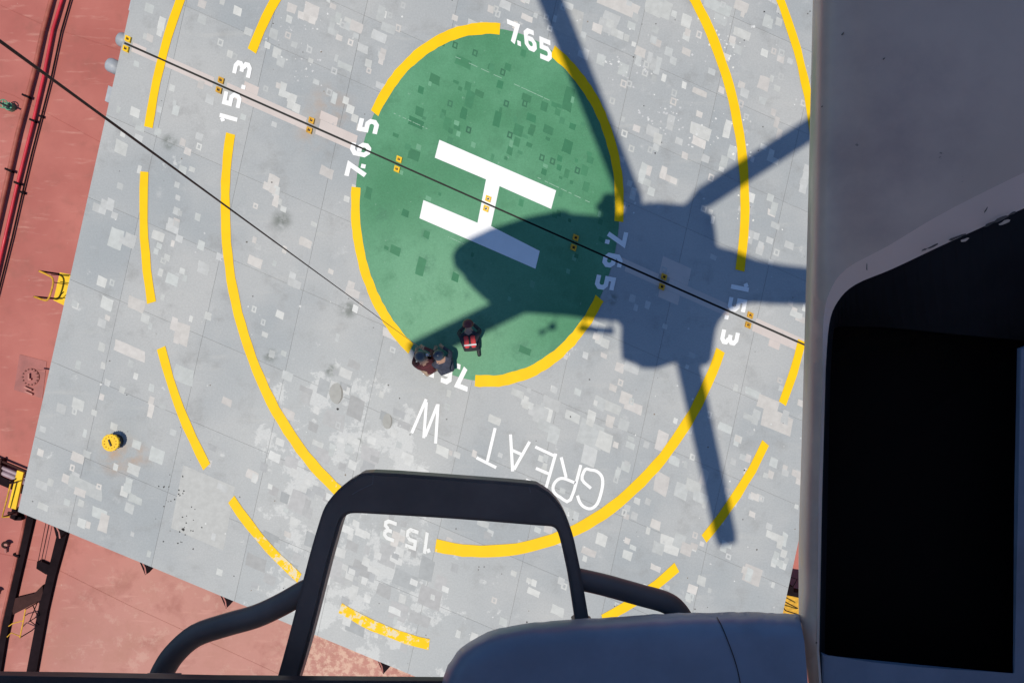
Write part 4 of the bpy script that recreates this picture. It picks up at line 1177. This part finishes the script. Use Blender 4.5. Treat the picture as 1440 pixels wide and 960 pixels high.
o = obj('skin_seam', bm, M['sill'], sp)
# side panel with the black recess
DQ = .93
hole_o = [(1149, 916), (1151, 700), (1157, 520), (1158, 452), (1166, 412), (1190, 378), (1250, 345), (1320, 303), (1400, 262), (1480, 224), (1560, 200), (1560, 1110), (1432, 1105), (1300, 1102), (1162, 1100)]
hole_i = [(1152, 914), (1156, 700), (1161, 520), (1166, 456), (1178, 424), (1203, 400), (1255, 378), (1325, 345), (1400, 311), (1480, 275), (1560, 245), (1557, 1106), (1430, 1101), (1300, 1098), (1165, 1097)]
shelf = [(1160, 910), (1164, 700), (1168, 525), (1172, 470), (1178, 460), (1203, 459), (1255, 461), (1325, 468), (1400, 475), (1480, 482), (1560, 490), (1550, 1098), (1426, 1095), (1300, 1092), (1170, 1090)]
def smooth_open(L):
    mid = [(q.x, q.y) for q in catmull([(x, y, 0) for x, y in L[2:10]], 4)]
    return L[:2] + mid + L[10:]
hole_o, hole_i, shelf = smooth_open(hole_o), smooth_open(hole_i), smooth_open(shelf)
# front edge sweeps
rowsY = [-160, -60, 40, 140, 240, 340, 440, 540, 640, 740, 820, 862, 900, 940, 985, 1060, 1120]
def xl(y):
    ks = [(-160, 1150), (0, 1143), (300, 1136), (600, 1128), (760, 1123), (862, 1123), (900, 1128), (960, 1137), (1120, 1146)]
    for (a, u), (b, w) in zip(ks, ks[1:]):
        if a <= y <= b: return u + (w - u) * (y - a) / (b - a)
    return ks[-1][1]
from mathutils.geometry import delaunay_2d_cdt
def crown(off):
    off = max(0.0, off)
    return .05 * math.exp(-off / 7.0) + .024 * math.exp(-off / 38.0) + .045 * math.exp(-off / 170.0)
def crown_at(x, y):
    # the edge roll fades out where the panel meets the sponson
    k = 1.0 - .85 * max(0.0, min(1.0, (y - 850) / 30.0))
    c = crown(x - xl(y))
    return .045 * math.exp(-max(0, x - xl(y)) / 170.0) + (c - .045 * math.exp(-max(0, x - xl(y)) / 170.0)) * k
def PQ(x, y, extra=0.0): return F(x, y, DQ + crown_at(x, y) + extra)
ys = list(range(-160, 1121, 32))
outline = [(xl(y), y) for y in ys] + [(1700, 1120), (1700, -160)]
pts2 = [Vector(p) for p in outline]
n0 = len(pts2)
hq = hole_o
pts2 += [Vector(p) for p in hq]
edges2 = [(k, (k + 1) % n0) for k in range(n0)] + [(n0 + k, n0 + (k + 1) % len(hq)) for k in range(len(hq))]
def pin(pt, pg):
    c = False
    for i in range(len(pg)):
        (x1, y1), (x2, y2) = pg[i], pg[i-1]
        if (y1 > pt[1]) != (y2 > pt[1]) and pt[0] < (x2 - x1) * (pt[1] - y1) / (y2 - y1) + x1: c = not c
    return c
for y in ys[1:-1]:
    for off in (1.2, 2.6, 4.5, 7, 10, 14, 19, 26, 36, 50, 68, 92, 125, 170, 230, 310, 400, 500):
        q = (xl(y) + off, y)
        if q[0] < 1690 and not pin(q, hq): pts2.append(Vector(q))
vs2, _, fs2, *_r = delaunay_2d_cdt(pts2, edges2, [], 1, 1e-4)
bm = bmesh.new()
vv2 = [bm.verts.new(PQ(p.x, p.y)) for p in vs2]
for f in fs2:
    c = sum((vs2[k] for k in f), Vector((0, 0))) / len(f)
    if not pin((c.x, c.y), hq):
        try: bm.faces.new([vv2[k] for k in f])
        except ValueError: pass
side = [bm.verts.new(F(xl(y), y, DQ + crown_at(xl(y), y))) for y in ys]; low = [bm.verts.new(F(xl(y), y, DQ + .4)) for y in ys]
for k in range(len(ys) - 1): bm.faces.new((side[k], side[k+1], low[k+1], low[k]))
bmesh.ops.remove_doubles(bm, verts=bm.verts, dist=1e-6)
pnl = obj('side_panel', bm, M['panel'], hel, True)
def ringband(name, A, B, dA, dB, mat):
    bm = bmesh.new()
    a = [bm.verts.new(PQ(x, y, dA)) for x, y in A]; b = [bm.verts.new(PQ(x, y, dB)) for x, y in B]
    for k in range(len(a)): bm.faces.new((a[k], a[(k+1) % len(a)], b[(k+1) % len(a)], b[k]))
    return obj(name, bm, mat, hel, False)
ringband('opening_lip', hole_o, hole_i, 0.0, .008, M['lip'])
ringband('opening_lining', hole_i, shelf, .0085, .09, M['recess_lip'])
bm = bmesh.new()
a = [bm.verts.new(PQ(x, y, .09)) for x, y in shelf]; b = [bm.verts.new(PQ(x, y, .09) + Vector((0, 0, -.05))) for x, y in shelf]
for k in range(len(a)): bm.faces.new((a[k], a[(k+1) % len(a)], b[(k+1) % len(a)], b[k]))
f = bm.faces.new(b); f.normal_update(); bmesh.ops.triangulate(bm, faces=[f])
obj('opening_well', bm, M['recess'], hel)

# blue ledge below the opening and along its right side
bm = bmesh.new()
prism(bm, [F(x, y, DQ + .062)[:2] for x, y in ((1156, 919), (1170, 925), (1230, 931), (1300, 938), (1430, 950), (1432, 700), (1436, 490), (1462, 480), (1600, 470), (1600, 1090), (1152, 1090))][::-1], HC - DQ - .07, HC - DQ - .062, .003, 2)
obj('opening_ledge', bm, M['sponson'], hel, False)
# chipped paint on the lip and small dark nicks on the panel
random.seed(5)
M['chip'] = paint('bare_chip', (0.10, 0.085, 0.075), .7, .3, 40)
def chip(x, y, rx, ry, rot, mat, extra):
    bm = bmesh.new(); n = 9; pts = []
    for k in range(n):
        a = 2 * math.pi * k / n; q = random.uniform(.55, 1.1)
        u, v = rx * q * math.cos(a), ry * q * math.sin(a)
        pts.append(PQ(x + u * math.cos(rot) - v * math.sin(rot), y + u * math.sin(rot) + v * math.cos(rot), extra))
    poly(bm, pts); o = obj('paint_chip', bm, mat, pnl)
    for p in o.data.polygons:
        if p.normal.z < 0: p.flip()
for x, y, rx, ry in ((1312, 349, 9, 1.6), (1342, 338, 11, 2.6), (1352, 334, 9, 1.8), (1392, 318, 10, 2.2), (1408, 310, 14, 3.0), (1424, 303, 8, 2), (1300, 354, 6, 1.3)):
    chip(x, y - 3, rx, ry, -.42, M['chip'], .002)
for x, y, rx, ry in ((1356, 339, 8, 2.6), (1412, 314, 9, 3.0)):
    chip(x, y - 1, rx, ry, -.42, M['panel'], .0015)
for x, y, rx, ry, ro in ((1185, 48, 3, 1.1, -.9), (1243, 83, 3.4, 1.0, -.8), (1156, 150, 2, .9, -.8), (1219, 376, .9, 6, .0), (1386, 296, 1, 6, .5), (1148, 903, 1.5, 1.5, 0)):
    chip(x, y, rx, ry, ro, M['chip'], -.0006)
